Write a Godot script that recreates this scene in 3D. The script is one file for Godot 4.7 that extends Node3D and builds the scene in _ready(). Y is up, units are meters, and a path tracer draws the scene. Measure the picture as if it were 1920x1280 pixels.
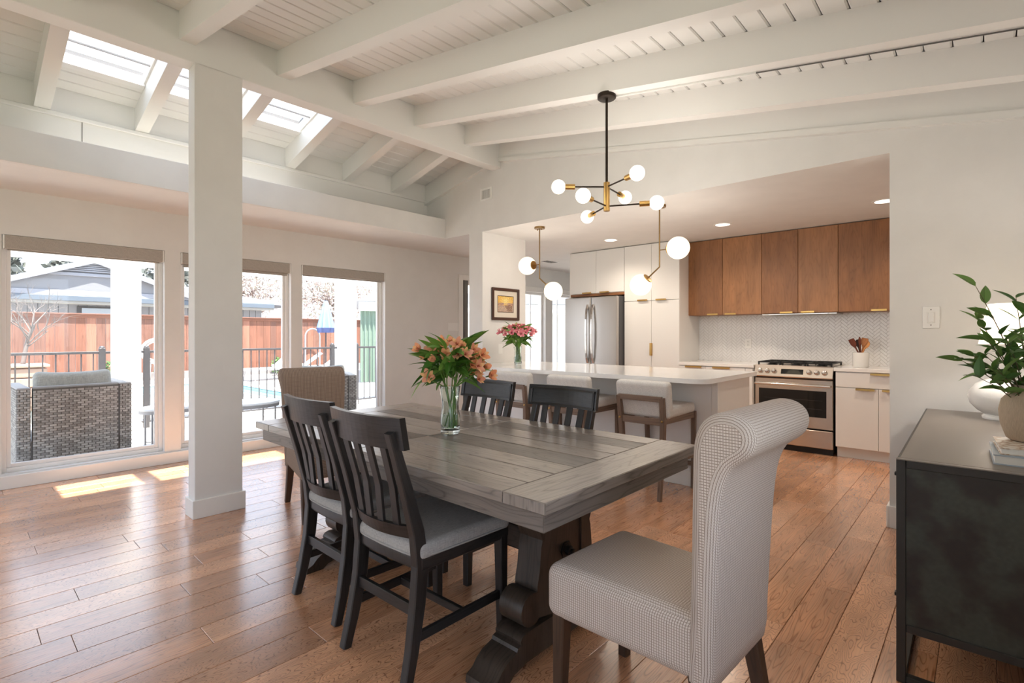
extends Node3D
# Dining room with a vaulted beam ceiling, open to a white kitchen, a pool terrace behind the windows.
# World axes: +x runs along the window wall towards the kitchen, -z points at the window wall, y is up.

const EYE_HEIGHT := 1.25
const FOCAL := 964.0          # focal length in pixels of the 1920 x 1280 frame
const HORIZON := 627.0        # row of the horizon in that frame
const AHEAD := 0.7413         # angle between the view and +x
const WALL_Z := -5.84         # window wall
const GABLE_X := 4.12         # gable wall with the opening to the kitchen
const LOW_CEILING := 2.43
const RIDGE_Z := -3.94
const BEAM_X := [-2.79, -2.15, -1.52, -0.88, -0.245, 0.39, 1.027, 1.673, 2.306, 2.942, 3.574]

var M := {}
var taken := {}
var rng := RandomNumberGenerator.new()


# ---------------------------------------------------------------- mesh builder
class Shape:
	var v := PackedVector3Array()
	var n := PackedVector3Array()
	var uv := PackedVector2Array()
	var col := PackedColorArray()
	var tint := Color.WHITE
	var tinted := false
	var shift := Vector2.ZERO      # offset of the texture
	var xf := Transform3D.IDENTITY

	func put(p: Vector3, q: Vector3, t: Vector2) -> void:
		v.append(xf * p)
		n.append((xf.basis * q).normalized())
		uv.append(t + shift)
		if tinted:
			col.append(tint)

	func tri(a: Vector3, b: Vector3, c: Vector3, out: Vector3, ua := Vector2.ZERO, ub := Vector2.ZERO, uc := Vector2.ZERO) -> void:
		var q := (b - a).cross(c - a)
		if q.length_squared() < 1e-18:
			return
		q = q.normalized()
		if q.dot(out) < 0.0:
			q = -q
			put(a, q, ua); put(b, q, ub); put(c, q, uc)
		else:
			put(a, q, ua); put(c, q, uc); put(b, q, ub)

	func quad(a: Vector3, b: Vector3, c: Vector3, d: Vector3, out: Vector3, ua := Vector2.ZERO, ub := Vector2.ZERO, uc := Vector2.ZERO, ud := Vector2.ZERO) -> void:
		tri(a, b, c, out, ua, ub, uc)
		tri(a, c, d, out, ua, uc, ud)

	# box with chamfered edges; the texture's u runs along the longest side
	func box(at: Vector3, size: Vector3, ch := 0.0, turn := Basis.IDENTITY) -> void:
		var keep := xf
		xf = xf * Transform3D(turn, at)
		var h := size * 0.5
		ch = minf(ch, minf(h.x, minf(h.y, h.z)) * 0.9)
		var i := h - Vector3(ch, ch, ch)
		var axis := [Vector3.RIGHT, Vector3.UP, Vector3.BACK]
		var long := 0
		for a in 3:
			if size[a] > size[long]:
				long = a
		for a in 3:
			var b := (a + 1) % 3
			var c := (a + 2) % 3
			var ub := b
			var uc := c
			if c == long:
				ub = c
				uc = b
			for s in [-1.0, 1.0]:
				var out: Vector3 = axis[a] * s
				var p := []
				for k in [[-1, -1], [1, -1], [1, 1], [-1, 1]]:
					p.append(axis[a] * s * h[a] + axis[b] * k[0] * i[b] + axis[c] * k[1] * i[c])
				var t := []
				for q in p:
					t.append(Vector2(q[ub], q[uc] + 0.37 * a + 0.21 * s))
				quad(p[0], p[1], p[2], p[3], out, t[0], t[1], t[2], t[3])
			if ch > 0.0:
				for s in [-1.0, 1.0]:
					for r in [-1.0, 1.0]:
						var p1: Vector3 = axis[b] * s * h[b] + axis[c] * r * i[c]
						var p2: Vector3 = axis[b] * s * i[b] + axis[c] * r * h[c]
						var e: Vector3 = axis[a] * i[a]
						var l := i[a]
						quad(p1 - e, p1 + e, p2 + e, p2 - e, axis[b] * s + axis[c] * r, Vector2(-l, 0), Vector2(l, 0), Vector2(l, ch), Vector2(-l, ch))
		if ch > 0.0:
			for s in [-1.0, 1.0]:
				for r in [-1.0, 1.0]:
					for q in [-1.0, 1.0]:
						tri(Vector3(s * h.x, r * i.y, q * i.z), Vector3(s * i.x, r * h.y, q * i.z), Vector3(s * i.x, r * i.y, q * h.z), Vector3(s, r, q))
		xf = keep

	# box given by two opposite corners
	func span(a: Vector3, b: Vector3, ch := 0.0) -> void:
		box((a + b) * 0.5, (b - a).abs(), ch)

	# outline in the local xy plane, pushed from -depth/2 to +depth/2 along z
	func extrude(poly: PackedVector2Array, depth: float, at := Transform3D.IDENTITY, smooth := 0.7) -> void:
		var keep := xf
		xf = xf * at
		if Geometry2D.is_polygon_clockwise(poly):
			poly = poly.duplicate()
			poly.reverse()
		var m := poly.size()
		var zf := depth * 0.5
		var idx := Geometry2D.triangulate_polygon(poly)
		for k in range(0, idx.size(), 3):
			for s in [-1.0, 1.0]:
				var p := []
				for j in 3:
					p.append(Vector3(poly[idx[k + j]].x, poly[idx[k + j]].y, zf * s))
				tri(p[0], p[1], p[2], Vector3(0, 0, s), Vector2(p[0].y, p[0].x), Vector2(p[1].y, p[1].x), Vector2(p[2].y, p[2].x))
		var nor := []
		for k in m:
			var e := poly[(k + 1) % m] - poly[k]
			nor.append(Vector2(e.y, -e.x).normalized())
		var run := 0.0
		for k in m:
			var a := poly[k]
			var b := poly[(k + 1) % m]
			var l := a.distance_to(b)
			var na: Vector2 = nor[k]
			var nb: Vector2 = nor[k]
			if na.dot(nor[(k + m - 1) % m]) > smooth:
				na = (na + nor[(k + m - 1) % m]).normalized()
			if nb.dot(nor[(k + 1) % m]) > smooth:
				nb = (nb + nor[(k + 1) % m]).normalized()
			var va := Vector3(na.x, na.y, 0)
			var vb := Vector3(nb.x, nb.y, 0)
			var p := [Vector3(a.x, a.y, -zf), Vector3(b.x, b.y, -zf), Vector3(b.x, b.y, zf), Vector3(a.x, a.y, zf)]
			var t := [Vector2(run, 0), Vector2(run + l, 0), Vector2(run + l, depth), Vector2(run, depth)]
			for j in [0, 2, 1, 0, 3, 2]:
				put(p[j], va if j == 0 or j == 3 else vb, t[j])
			run += l
		xf = keep

	# profile of (radius, height) from below to above, turned round the y axis
	func lathe(profile: Array, seg: int, at := Transform3D.IDENTITY, squash := Vector2.ONE) -> void:
		var keep := xf
		xf = xf * at
		var m := profile.size()
		var nor := []
		for k in m - 1:
			var e: Vector2 = profile[k + 1] - profile[k]
			nor.append(Vector2(e.y, -e.x).normalized())
		for k in m - 1:
			var a: Vector2 = profile[k]
			var b: Vector2 = profile[k + 1]
			var na: Vector2 = nor[k]
			var nb: Vector2 = nor[k]
			if k > 0 and na.dot(nor[k - 1]) > 0.6:
				na = (na + nor[k - 1]).normalized()
			if k < m - 2 and nb.dot(nor[k + 1]) > 0.6:
				nb = (nb + nor[k + 1]).normalized()
			for j in seg:
				var t0 := TAU * j / seg
				var t1 := TAU * (j + 1) / seg
				var d0 := Vector3(cos(t0) * squash.x, 0, sin(t0) * squash.y)
				var d1 := Vector3(cos(t1) * squash.x, 0, sin(t1) * squash.y)
				var p := [d0 * a.x + Vector3.UP * a.y, d1 * a.x + Vector3.UP * a.y, d1 * b.x + Vector3.UP * b.y, d0 * b.x + Vector3.UP * b.y]
				var q := [d0 * na.x + Vector3.UP * na.y, d1 * na.x + Vector3.UP * na.y, d1 * nb.x + Vector3.UP * nb.y, d0 * nb.x + Vector3.UP * nb.y]
				var s := [Vector2(t0, a.y), Vector2(t1, a.y), Vector2(t1, b.y), Vector2(t0, b.y)]
				for c in ([0, 1, 2] if a.x > 1e-6 else []) + ([0, 2, 3] if b.x > 1e-6 else []):
					put(p[c], q[c], s[c])
		xf = keep

	func frames(path: Array) -> Array:
		var out := []
		var side := Vector3.ZERO
		for k in path.size():
			var d: Vector3 = (path[mini(k + 1, path.size() - 1)] - path[maxi(k - 1, 0)]).normalized()
			if side == Vector3.ZERO:
				side = d.cross(Vector3.UP if absf(d.y) < 0.9 else Vector3.RIGHT).normalized()
			side = (side - d * side.dot(d)).normalized()
			out.append([side, d.cross(side).normalized(), d])
		return out

	# round bar along a path; radius is a number or one number per point
	func tube(path: Array, radius: Variant, seg := 8, caps := true) -> void:
		var f := frames(path)
		var run := 0.0
		for k in path.size() - 1:
			var ra: float = radius[k] if radius is Array else radius
			var rb: float = radius[k + 1] if radius is Array else radius
			var l: float = path[k].distance_to(path[k + 1])
			for j in seg:
				var q := []
				for t in [TAU * j / seg, TAU * (j + 1) / seg]:
					q.append(f[k][0] * cos(t) + f[k][1] * sin(t))
					q.append(f[k + 1][0] * cos(t) + f[k + 1][1] * sin(t))
				var p := [path[k] + q[0] * ra, path[k + 1] + q[1] * rb, path[k] + q[2] * ra, path[k + 1] + q[3] * rb]
				var s := [Vector2(run, j), Vector2(run + l, j), Vector2(run, j + 1), Vector2(run + l, j + 1)]
				for c in [0, 1, 2, 1, 3, 2]:
					put(p[c], q[c], s[c])
			run += l
		if caps:
			for e in [0, path.size() - 1]:
				var r: float = radius[e] if radius is Array else radius
				var out: Vector3 = f[e][2] * (-1.0 if e == 0 else 1.0)
				for j in seg:
					var t0 := TAU * j / seg
					var t1 := TAU * (j + 1) / seg
					tri(path[e], path[e] + (f[e][0] * cos(t0) + f[e][1] * sin(t0)) * r, path[e] + (f[e][0] * cos(t1) + f[e][1] * sin(t1)) * r, out)

	# bar of rectangular section along a path: wide is measured along the direction side, thick across it
	func bar(path: Array, side: Vector3, wide: Variant, thick: Variant) -> void:
		var ring := []
		var run := [0.0]
		for k in path.size():
			var d: Vector3 = (path[mini(k + 1, path.size() - 1)] - path[maxi(k - 1, 0)]).normalized()
			var a := (side - d * side.dot(d)).normalized()
			var b := d.cross(a).normalized()
			var w: float = (wide[k] if wide is Array else wide) * 0.5
			var t: float = (thick[k] if thick is Array else thick) * 0.5
			var e := minf(w, t) * 0.2
			ring.append([path[k], [a * (w - e) + b * t, a * w + b * (t - e), a * w - b * (t - e), a * (w - e) - b * t, -a * (w - e) - b * t, -a * w - b * (t - e), -a * w + b * (t - e), -a * (w - e) + b * t], d])
			if k > 0:
				run.append(run[k - 1] + path[k].distance_to(path[k - 1]))
		for k in path.size() - 1:
			for j in 8:
				var p: Array = [ring[k][0] + ring[k][1][j], ring[k + 1][0] + ring[k + 1][1][j], ring[k + 1][0] + ring[k + 1][1][(j + 1) % 8], ring[k][0] + ring[k][1][(j + 1) % 8]]
				var o: Vector3 = ring[k][1][j] + ring[k][1][(j + 1) % 8]
				quad(p[0], p[1], p[2], p[3], o, Vector2(run[k], j * 0.03), Vector2(run[k + 1], j * 0.03), Vector2(run[k + 1], j * 0.03 + 0.03), Vector2(run[k], j * 0.03 + 0.03))
		for e in [0, path.size() - 1]:
			var o: Vector3 = ring[e][2] * (-1.0 if e == 0 else 1.0)
			for j in range(1, 7):
				tri(ring[e][0] + ring[e][1][0], ring[e][0] + ring[e][1][j], ring[e][0] + ring[e][1][j + 1], o)

	# smooth surface through rows of points; rows and columns may close on themselves
	func sheet(rows: Array, round_u := false, round_v := false, flip := false, scale_uv := Vector2.ONE, metric := false) -> void:
		var h := rows.size()
		var w: int = rows[0].size()
		var nor := []
		var st := []
		for i in h:
			var line := []
			var tex := []
			var lu := 0.0
			for j in w:
				var l: Vector3 = rows[i][posmod(j - 1, w) if round_u else maxi(j - 1, 0)]
				var r: Vector3 = rows[i][(j + 1) % w if round_u else mini(j + 1, w - 1)]
				var u: Vector3 = rows[posmod(i - 1, h) if round_v else maxi(i - 1, 0)][j]
				var d: Vector3 = rows[(i + 1) % h if round_v else mini(i + 1, h - 1)][j]
				var q := (r - l).cross(d - u)
				q = q.normalized() if q.length_squared() > 1e-20 else Vector3.UP
				line.append(-q if flip else q)
				if j > 0:
					lu += rows[i][j].distance_to(rows[i][j - 1])
				tex.append(Vector2(lu, 0.0) if metric else Vector2(float(j) / maxi(w - 1, 1), float(i) / maxi(h - 1, 1)) * scale_uv)
			nor.append(line)
			st.append(tex)
		if metric:
			for i in range(1, h):
				for j in w:
					st[i][j].y = st[i - 1][j].y + rows[i][j].distance_to(rows[i - 1][j])
		for i in (h if round_v else h - 1):
			for j in (w if round_u else w - 1):
				var i1 := (i + 1) % h
				var j1 := (j + 1) % w
				var c := [[i, j], [i, j1], [i1, j1], [i1, j]]
				for k in ([0, 1, 2, 0, 2, 3] if flip else [0, 2, 1, 0, 3, 2]):
					put(rows[c[k][0]][c[k][1]], nor[c[k][0]][c[k][1]], st[c[k][0]][c[k][1]])

	# cushion-like box: rounded by r, each point moved by the callable when one is given
	func soft(size: Vector3, r: float, at := Transform3D.IDENTITY, move: Variant = null, fine := 5) -> void:
		var h := size * 0.5
		var axis := [Vector3.RIGHT, Vector3.UP, Vector3.BACK]
		var ticks := []
		for a in 3:
			var t := [-1.0, -0.93, -0.8, -0.55, -0.28, 0.0]
			var s := []
			for q in t:
				s.append(-h[a] + r * (q + 1.0))
			for k in range(1, fine):
				s.append(lerpf(-h[a] + r, h[a] - r, float(k) / fine))
			t.reverse()
			for q in t:
				s.append(h[a] - r * (q + 1.0))
			ticks.append(s)
		var inner := h - Vector3(r, r, r)
		var keep := xf
		xf = xf * at
		for a in 3:
			var b := (a + 1) % 3
			var c := (a + 2) % 3
			for s in [-1.0, 1.0]:
				var rows := []
				for y in ticks[c]:
					var line := []
					for x in ticks[b]:
						var p: Vector3 = axis[a] * s * h[a] + axis[b] * x + axis[c] * y
						var q := p.clamp(-inner, inner)
						p = q + (p - q).normalized() * r
						line.append(move.call(p) if move != null else p)
					rows.append(line)
				sheet(rows, false, false, s < 0.0, Vector2.ONE, true)
		xf = keep

	func mesh() -> ArrayMesh:
		var arrays := []
		arrays.resize(Mesh.ARRAY_MAX)
		arrays[Mesh.ARRAY_VERTEX] = v
		arrays[Mesh.ARRAY_NORMAL] = n
		arrays[Mesh.ARRAY_TEX_UV] = uv
		if tinted:
			arrays[Mesh.ARRAY_COLOR] = col
		var m := ArrayMesh.new()
		m.add_surface_from_arrays(Mesh.PRIMITIVE_TRIANGLES, arrays)
		return m


# ---------------------------------------------------------------- objects
func numbered(called: String) -> String:
	taken[called] = taken.get(called, -1) + 1
	return called if taken[called] == 0 else "%s_%03d" % [called, taken[called]]


func tag(o: Node3D, label: String, category: String, group := "") -> Node3D:
	o.set_meta("label", label)
	o.set_meta("category", category)
	if group:
		o.set_meta("group", group)
	return o


func thing(called: String, label: String, category: String, at := Vector3.ZERO, turn := 0.0, group := "") -> Node3D:
	var o := Node3D.new()
	o.name = numbered(called)
	add_child(o)
	o.position = at
	o.rotation.y = turn
	return tag(o, label, category, group)


func part(called: String, shape: Variant, material: Material, parent: Node3D, at := Transform3D.IDENTITY) -> MeshInstance3D:
	var o := MeshInstance3D.new()
	o.name = numbered(called) if parent == self else called
	o.mesh = shape.mesh() if shape is Shape else shape
	o.material_override = material
	o.transform = at
	parent.add_child(o, true)
	return o


func solid(called: String, shape: Variant, material: Material, label: String, category: String, group := "") -> MeshInstance3D:
	var o := part(called, shape, material, self)
	tag(o, label, category, group)
	return o


func setting(called: String, shape: Variant = null, material: Material = null) -> Node3D:
	var o: Node3D
	if shape == null:
		o = Node3D.new()
		o.name = called
		add_child(o)
	else:
		o = part(called, shape, material, self)
	o.set_meta("kind", "structure")
	return o


func copy(o: Node3D, called: String, at: Vector3, turn := 0.0, label := "") -> Node3D:
	var c: Node3D = o.duplicate()
	c.name = numbered(called)
	add_child(c)
	c.position = at
	c.rotation.y = turn
	if label:
		c.set_meta("label", label)
	return c


func one(a: Vector3, b: Vector3, ch := 0.0) -> Shape:
	var s := Shape.new()
	s.span(a, b, ch)
	return s


func ball(r: float, rows := 12, seg := 20, low := -1.0) -> Array:
	var p := []
	for k in rows + 1:
		var t := lerpf(asin(low), PI / 2, float(k) / rows)
		p.append(Vector2(maxf(r * cos(t), 0.0), r * sin(t)))
	return p


# ---------------------------------------------------------------- materials
func paint(called: String, c: Color, rough := 0.6, metal := 0.0) -> StandardMaterial3D:
	var m := StandardMaterial3D.new()
	m.resource_name = called
	m.albedo_color = c
	m.roughness = rough
	m.metallic = metal
	M[called] = m
	return m


func rgb8(r: int, g: int, b: int) -> Color:
	return Color(r / 255.0, g / 255.0, b / 255.0)


func picture(w: int, h: int, f: Callable) -> ImageTexture:
	var d := PackedByteArray()
	d.resize(w * h * 3)
	for y in h:
		for x in w:
			var c: Color = f.call(x, y)
			var k := (y * w + x) * 3
			d[k] = int(clampf(c.r, 0, 1) * 255.0)
			d[k + 1] = int(clampf(c.g, 0, 1) * 255.0)
			d[k + 2] = int(clampf(c.b, 0, 1) * 255.0)
	return ImageTexture.create_from_image(Image.create_from_data(w, h, false, Image.FORMAT_RGB8, d))


func noise(kind: int, freq: float, octaves: int, seed_: int) -> FastNoiseLite:
	var f := FastNoiseLite.new()
	f.noise_type = kind
	f.frequency = freq
	f.fractal_octaves = octaves
	f.seed = seed_
	return f


# noise that repeats after w across and h down
func looped(f: FastNoiseLite, x: float, y: float, w: float, h: float, sx: float, sy: float) -> float:
	var a := f.get_noise_2d(x * sx, y * sy)
	var kx := clampf((x / w - 0.8) / 0.2, 0, 1)
	var ky := clampf((y / h - 0.8) / 0.2, 0, 1)
	if kx > 0:
		a = lerpf(a, f.get_noise_2d((x - w) * sx, y * sy), kx)
	if ky > 0:
		var b := f.get_noise_2d(x * sx, (y - h) * sy)
		if kx > 0:
			b = lerpf(b, f.get_noise_2d((x - w) * sx, (y - h) * sy), kx)
		a = lerpf(a, b, ky)
	return a


# wood: growth rings show as lines, finer streaks run along u
func wood(w: int, h: int, base: Color, line: Color, rings: float, swirl: float, streak: float, seed_: int, sharp := 3.0, depth := 1.0) -> ImageTexture:
	var big := noise(FastNoiseLite.TYPE_SIMPLEX_SMOOTH, 0.01, 3, seed_)
	var fine := noise(FastNoiseLite.TYPE_SIMPLEX_SMOOTH, 0.05, 2, seed_ + 7)
	return picture(w, h, func(x: int, y: int) -> Color:
		var a := looped(big, x, y, w, h, swirl, 1.0)
		var g := absf(sin((a * rings + float(y) / h * rings * 0.25 * 0.0) * PI))
		var l := pow(1.0 - g, sharp) * depth
		var s := looped(fine, x, y, w, h, 0.06, 2.2) * streak
		var t := looped(big, x + 300, y + 100, w, h, 0.3, 0.8) * 0.12
		var c := base.lerp(line, clampf(l + maxf(s, 0.0) * 0.8, 0, 1))
		return c * (1.0 + t + s * 0.25))


func textured(called: String, tex: Texture2D, scale: Vector2, rough: float, tint := Color.WHITE, relief := 0.0) -> StandardMaterial3D:
	var m := paint(called, tint, rough)
	m.albedo_texture = tex
	m.uv1_scale = Vector3(scale.x, scale.y, 1)
	if relief > 0.0:
		m.heightmap_enabled = true
		m.heightmap_texture = tex
		m.heightmap_scale = relief
	return m


func _ready() -> void:
	rng.seed = 11
	make_camera()
	make_light()
	make_materials()
	build_floor()
	build_walls()
	build_ceiling()
	build_windows()
	build_kitchen()
	build_table()
	build_chairs()
	build_stools()
	build_fixtures()
	build_sideboard()
	build_bouquets()
	build_terrace()
	build_garden()


func make_camera() -> void:
	var c := Camera3D.new()
	c.name = "camera"
	add_child(c)
	c.position = Vector3(0, EYE_HEIGHT, 0)
	c.rotation.y = AHEAD - PI / 2
	c.set_frustum(0.05 * 1280.0 / FOCAL, Vector2(0, -0.05 * (640.0 - HORIZON) / FOCAL), 0.05, 200.0)
	c.current = true


func make_light() -> void:
	var e := Environment.new()
	e.background_mode = Environment.BG_SKY
	var s := ProceduralSkyMaterial.new()
	s.sky_top_color = Color(0.80, 0.88, 1.0)
	s.sky_horizon_color = Color(0.96, 0.98, 1.0)
	s.ground_horizon_color = Color(0.9, 0.9, 0.9)
	s.ground_bottom_color = Color(0.7, 0.69, 0.67)
	s.sun_angle_max = 1.0
	e.sky = Sky.new()
	e.sky.sky_material = s
	e.background_energy_multiplier = 1.9
	e.tonemap_mode = Environment.TONE_MAPPER_LINEAR
	e.tonemap_exposure = 1.56
	e.sdfgi_enabled = true
	e.ssao_enabled = true
	e.ssil_enabled = true
	var w := WorldEnvironment.new()
	w.name = "environment"
	w.environment = e
	add_child(w)
	# the sun stands high behind the house: it comes through the roof windows and lands at the foot of the window wall
	var sun := DirectionalLight3D.new()
	sun.name = "sun"
	add_child(sun)
	sun.look_at_from_position(Vector3.ZERO, Vector3(0.02, -1.0, -0.32))
	sun.light_color = Color(1.0, 0.97, 0.92)
	sun.light_energy = 4.6
	sun.light_angular_distance = 0.6
	sun.shadow_enabled = true


func make_materials() -> void:
	var wall := paint("wall paint", rgb8(233, 231, 227), 0.75)
	var mottle := noise(FastNoiseLite.TYPE_SIMPLEX_SMOOTH, 0.03, 3, 3)
	wall.albedo_texture = picture(128, 128, func(x, y): return Color.WHITE * (0.985 + 0.015 * looped(mottle, x, y, 128, 128, 1, 1)))
	wall.uv1_triplanar = true
	wall.uv1_scale = Vector3(0.7, 0.7, 0.7)
	paint("white paint", rgb8(240, 239, 236), 0.45)
	paint("ceiling paint", rgb8(236, 235, 231), 0.55)
	paint("trim paint", rgb8(240, 238, 233), 0.35)
	paint("white lacquer", rgb8(233, 231, 227), 0.32)
	paint("dark gap", rgb8(40, 34, 30), 0.9)
	paint("quartz", rgb8(242, 240, 237), 0.12)
	paint("brass", rgb8(196, 158, 96), 0.28, 1.0)
	paint("aged brass", rgb8(150, 122, 82), 0.35, 1.0)
	paint("steel", rgb8(196, 192, 188), 0.3, 1.0)
	paint("polished steel", rgb8(215, 212, 208), 0.16, 1.0)
	paint("black metal", rgb8(30, 29, 28), 0.4, 0.3)
	paint("black iron", rgb8(22, 22, 23), 0.5, 0.2)
	paint("bronze metal", rgb8(52, 44, 37), 0.35, 0.8)
	paint("black glass", rgb8(10, 10, 11), 0.05)
	paint("white ceramic", rgb8(240, 238, 234), 0.18)
	paint("plastic white", rgb8(240, 239, 235), 0.35)
	paint("vent shadow", rgb8(120, 118, 114), 0.8)
	paint("asphalt grey", rgb8(90, 90, 92), 0.9)
	var glass := paint("pane", Color(0.95, 0.98, 0.97, 0.04), 0.02)
	glass.transparency = BaseMaterial3D.TRANSPARENCY_ALPHA
	var crystal := paint("crystal", Color(0.97, 1.0, 0.98, 0.0), 0.02)
	crystal.refraction_enabled = true
	crystal.refraction_scale = 0.05
	crystal.transparency = BaseMaterial3D.TRANSPARENCY_ALPHA
	var water := paint("water", Color(0.93, 1.0, 0.97, 0.0), 0.02)
	water.refraction_enabled = true
	water.refraction_scale = 0.033
	water.transparency = BaseMaterial3D.TRANSPARENCY_ALPHA
	# floor: hickory boards, five tones
	var plain := wood(768, 384, rgb8(222, 168, 130), rgb8(130, 84, 58), 6.0, 0.12, 0.75, 21, 4.0, 0.6)
	var figured := wood(768, 384, rgb8(226, 172, 134), rgb8(124, 80, 56), 9.0, 0.36, 0.45, 57, 5.0, 0.9)
	var tones := [Color(1, 1, 1), Color(0.92, 0.9, 0.88), Color(1.04, 1.03, 1.01), Color(0.96, 0.93, 0.9), Color(0.89, 0.86, 0.83), Color(1.0, 0.97, 0.93)]
	for k in tones.size():
		var m := textured("floor board %d" % k, figured if k % 2 == 0 else plain, Vector2(0.9, 2.2), 0.27, tones[k], 0.02)
		m.metallic_specular = 0.5
		m.clearcoat_enabled = true
		m.clearcoat = 1.0
		m.clearcoat_roughness = 0.2
	var plank := wood(512, 256, rgb8(146, 136, 127), rgb8(76, 68, 61), 5.0, 0.1, 0.7, 91, 4.0, 0.5)
	var boards := textured("table wood", plank, Vector2(1.1, 2.5), 0.32, Color.WHITE, 0.03)
	boards.clearcoat_enabled = true
	boards.clearcoat = 0.6
	boards.clearcoat_roughness = 0.25
	textured("table wood dark", plank, Vector2(1.1, 2.5), 0.38, Color(0.82, 0.82, 0.82), 0.03)
	textured("pedestal wood", plank, Vector2(1.3, 2.5), 0.36, Color(0.48, 0.44, 0.41), 0.03)
	textured("chair wood", plank, Vector2(1.5, 4.0), 0.34, Color(0.36, 0.365, 0.38), 0.02)
	var oak := wood(256, 256, rgb8(126, 104, 88), rgb8(76, 60, 50), 4.0, 0.1, 0.7, 33, 3.0, 0.5)
	textured("stool wood", oak, Vector2(1.4, 5.0), 0.5)
	textured("slip leg wood", oak, Vector2(1.4, 5.0), 0.5, Color(0.62, 0.56, 0.5))
	var maple := wood(512, 512, rgb8(160, 112, 72), rgb8(120, 80, 46), 3.0, 0.25, 0.35, 77, 2.0, 0.3)
	textured("cabinet wood", maple, Vector2(0.9, 1.5), 0.42)
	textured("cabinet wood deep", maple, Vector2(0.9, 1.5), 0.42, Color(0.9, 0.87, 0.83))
	var spoon := wood(128, 128, rgb8(176, 124, 82), rgb8(120, 78, 48), 3.0, 0.2, 0.5, 12, 2.0, 0.4)
	textured("pale spoon wood", spoon, Vector2(3, 6), 0.55, Color(1.2, 1.2, 1.1))
	textured("brown spoon wood", spoon, Vector2(3, 6), 0.55, Color(0.95, 0.9, 0.85))
	textured("red spoon wood", spoon, Vector2(3, 6), 0.55, Color(0.6, 0.42, 0.4))
	textured("dark spoon wood", spoon, Vector2(3, 6), 0.55, Color(0.28, 0.22, 0.2))
	# fabrics
	var thread := noise(FastNoiseLite.TYPE_VALUE, 0.5, 1, 5)
	var linen := picture(256, 256, func(x, y):
		var a := 0.5 + 0.5 * sin(x * TAU / 4.0)
		var b := 0.5 + 0.5 * sin(y * TAU / 4.0)
		var t := looped(thread, x, y, 256, 256, 0.1, 1.0) * 0.07 + looped(thread, x + 50, y, 256, 256, 1.0, 0.1) * 0.07
		return Color.WHITE * (0.84 + 0.12 * (a if (int(x / 4.0) + int(y / 4.0)) % 2 == 0 else b) + t))
	textured("seat linen", linen, Vector2(7, 7), 0.85, rgb8(188, 184, 179), 0.03)
	textured("stool linen", linen, Vector2(12, 12), 0.85, rgb8(240, 236, 230), 0.01)
	textured("cushion cloth", linen, Vector2(4, 4), 0.85, rgb8(190, 190, 182), 0.03)
	textured("shade cloth", linen, Vector2(14, 14), 0.85, rgb8(196, 188, 178))
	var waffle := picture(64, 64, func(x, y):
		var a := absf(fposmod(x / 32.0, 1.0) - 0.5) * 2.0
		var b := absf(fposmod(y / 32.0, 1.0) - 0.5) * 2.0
		var k := clampf((maxf(a, b) - 0.66) / 0.26, 0, 1)  # grooves: darker yarn, with their shade put into the colour too
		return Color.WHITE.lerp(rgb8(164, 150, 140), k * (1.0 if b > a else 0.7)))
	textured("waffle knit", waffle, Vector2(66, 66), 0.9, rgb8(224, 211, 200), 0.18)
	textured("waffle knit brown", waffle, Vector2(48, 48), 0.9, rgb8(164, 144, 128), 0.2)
	# sideboard: dark mottled panel
	var cloud := noise(FastNoiseLite.TYPE_SIMPLEX_SMOOTH, 0.012, 4, 40)
	var grit := noise(FastNoiseLite.TYPE_SIMPLEX_SMOOTH, 0.15, 2, 41)
	var patina := picture(256, 256, func(x, y):
		var a := looped(cloud, x, y, 256, 256, 1, 1)
		var b := looped(grit, x, y, 256, 256, 1, 1)
		return rgb8(56, 60, 52).lerp(rgb8(34, 27, 21), clampf(a * 2.2 + 0.45, 0, 1)) * (1.0 + 0.12 * b))
	textured("patina", patina, Vector2(1.3, 1.3), 0.4)
	paint("sideboard frame", rgb8(48, 45, 41), 0.38, 0.2)
	paint("sideboard top", rgb8(134, 126, 118), 0.4)
	# outdoors
	var cedar := wood(256, 128, rgb8(134, 98, 84), rgb8(96, 66, 56), 4.0, 0.12, 0.6, 63, 3.0, 0.5)
	for k in 4:
		textured("fence board %d" % k, cedar, Vector2(0.6, 2.0), 0.85, [Color(1, 1, 1), Color(0.88, 0.86, 0.86), Color(1.08, 1.03, 1.0), Color(0.95, 0.88, 0.84)][k])
	var stone := noise(FastNoiseLite.TYPE_SIMPLEX_SMOOTH, 0.05, 4, 15)
	var slab := picture(256, 256, func(x, y): return Color.WHITE * (0.9 + 0.1 * looped(stone, x, y, 256, 256, 1, 1)))
	for k in 3:
		textured("paving %d" % k, slab, Vector2(0.7, 0.7), 0.85, [rgb8(214, 208, 200), rgb8(204, 199, 192), rgb8(221, 216, 209)][k])
	textured("pool stone", slab, Vector2(0.7, 0.7), 0.85, rgb8(196, 192, 190))
	textured("stone curb", slab, Vector2(0.7, 0.7), 0.85, rgb8(150, 146, 146))
	paint("lawn", rgb8(122, 124, 108), 0.95)
	paint("cable grey", rgb8(96, 94, 92), 0.6)
	paint("pool shell", rgb8(150, 205, 222), 0.5)
	paint("house siding", rgb8(124, 127, 132), 0.7)
	paint("house trim", rgb8(142, 147, 156), 0.6)
	paint("house eave", rgb8(150, 150, 144), 0.7)
	paint("house gutter", rgb8(92, 104, 116), 0.5)
	textured("house shingles", slab, Vector2(2, 2), 0.9, rgb8(112, 117, 126))
	paint("louvre dark", rgb8(112, 116, 124), 0.8)
	paint("frame dark", rgb8(60, 62, 66), 0.5)
	paint("window grey", rgb8(150, 162, 172), 0.15)
	paint("stucco white", rgb8(240, 240, 238), 0.8)
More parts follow.
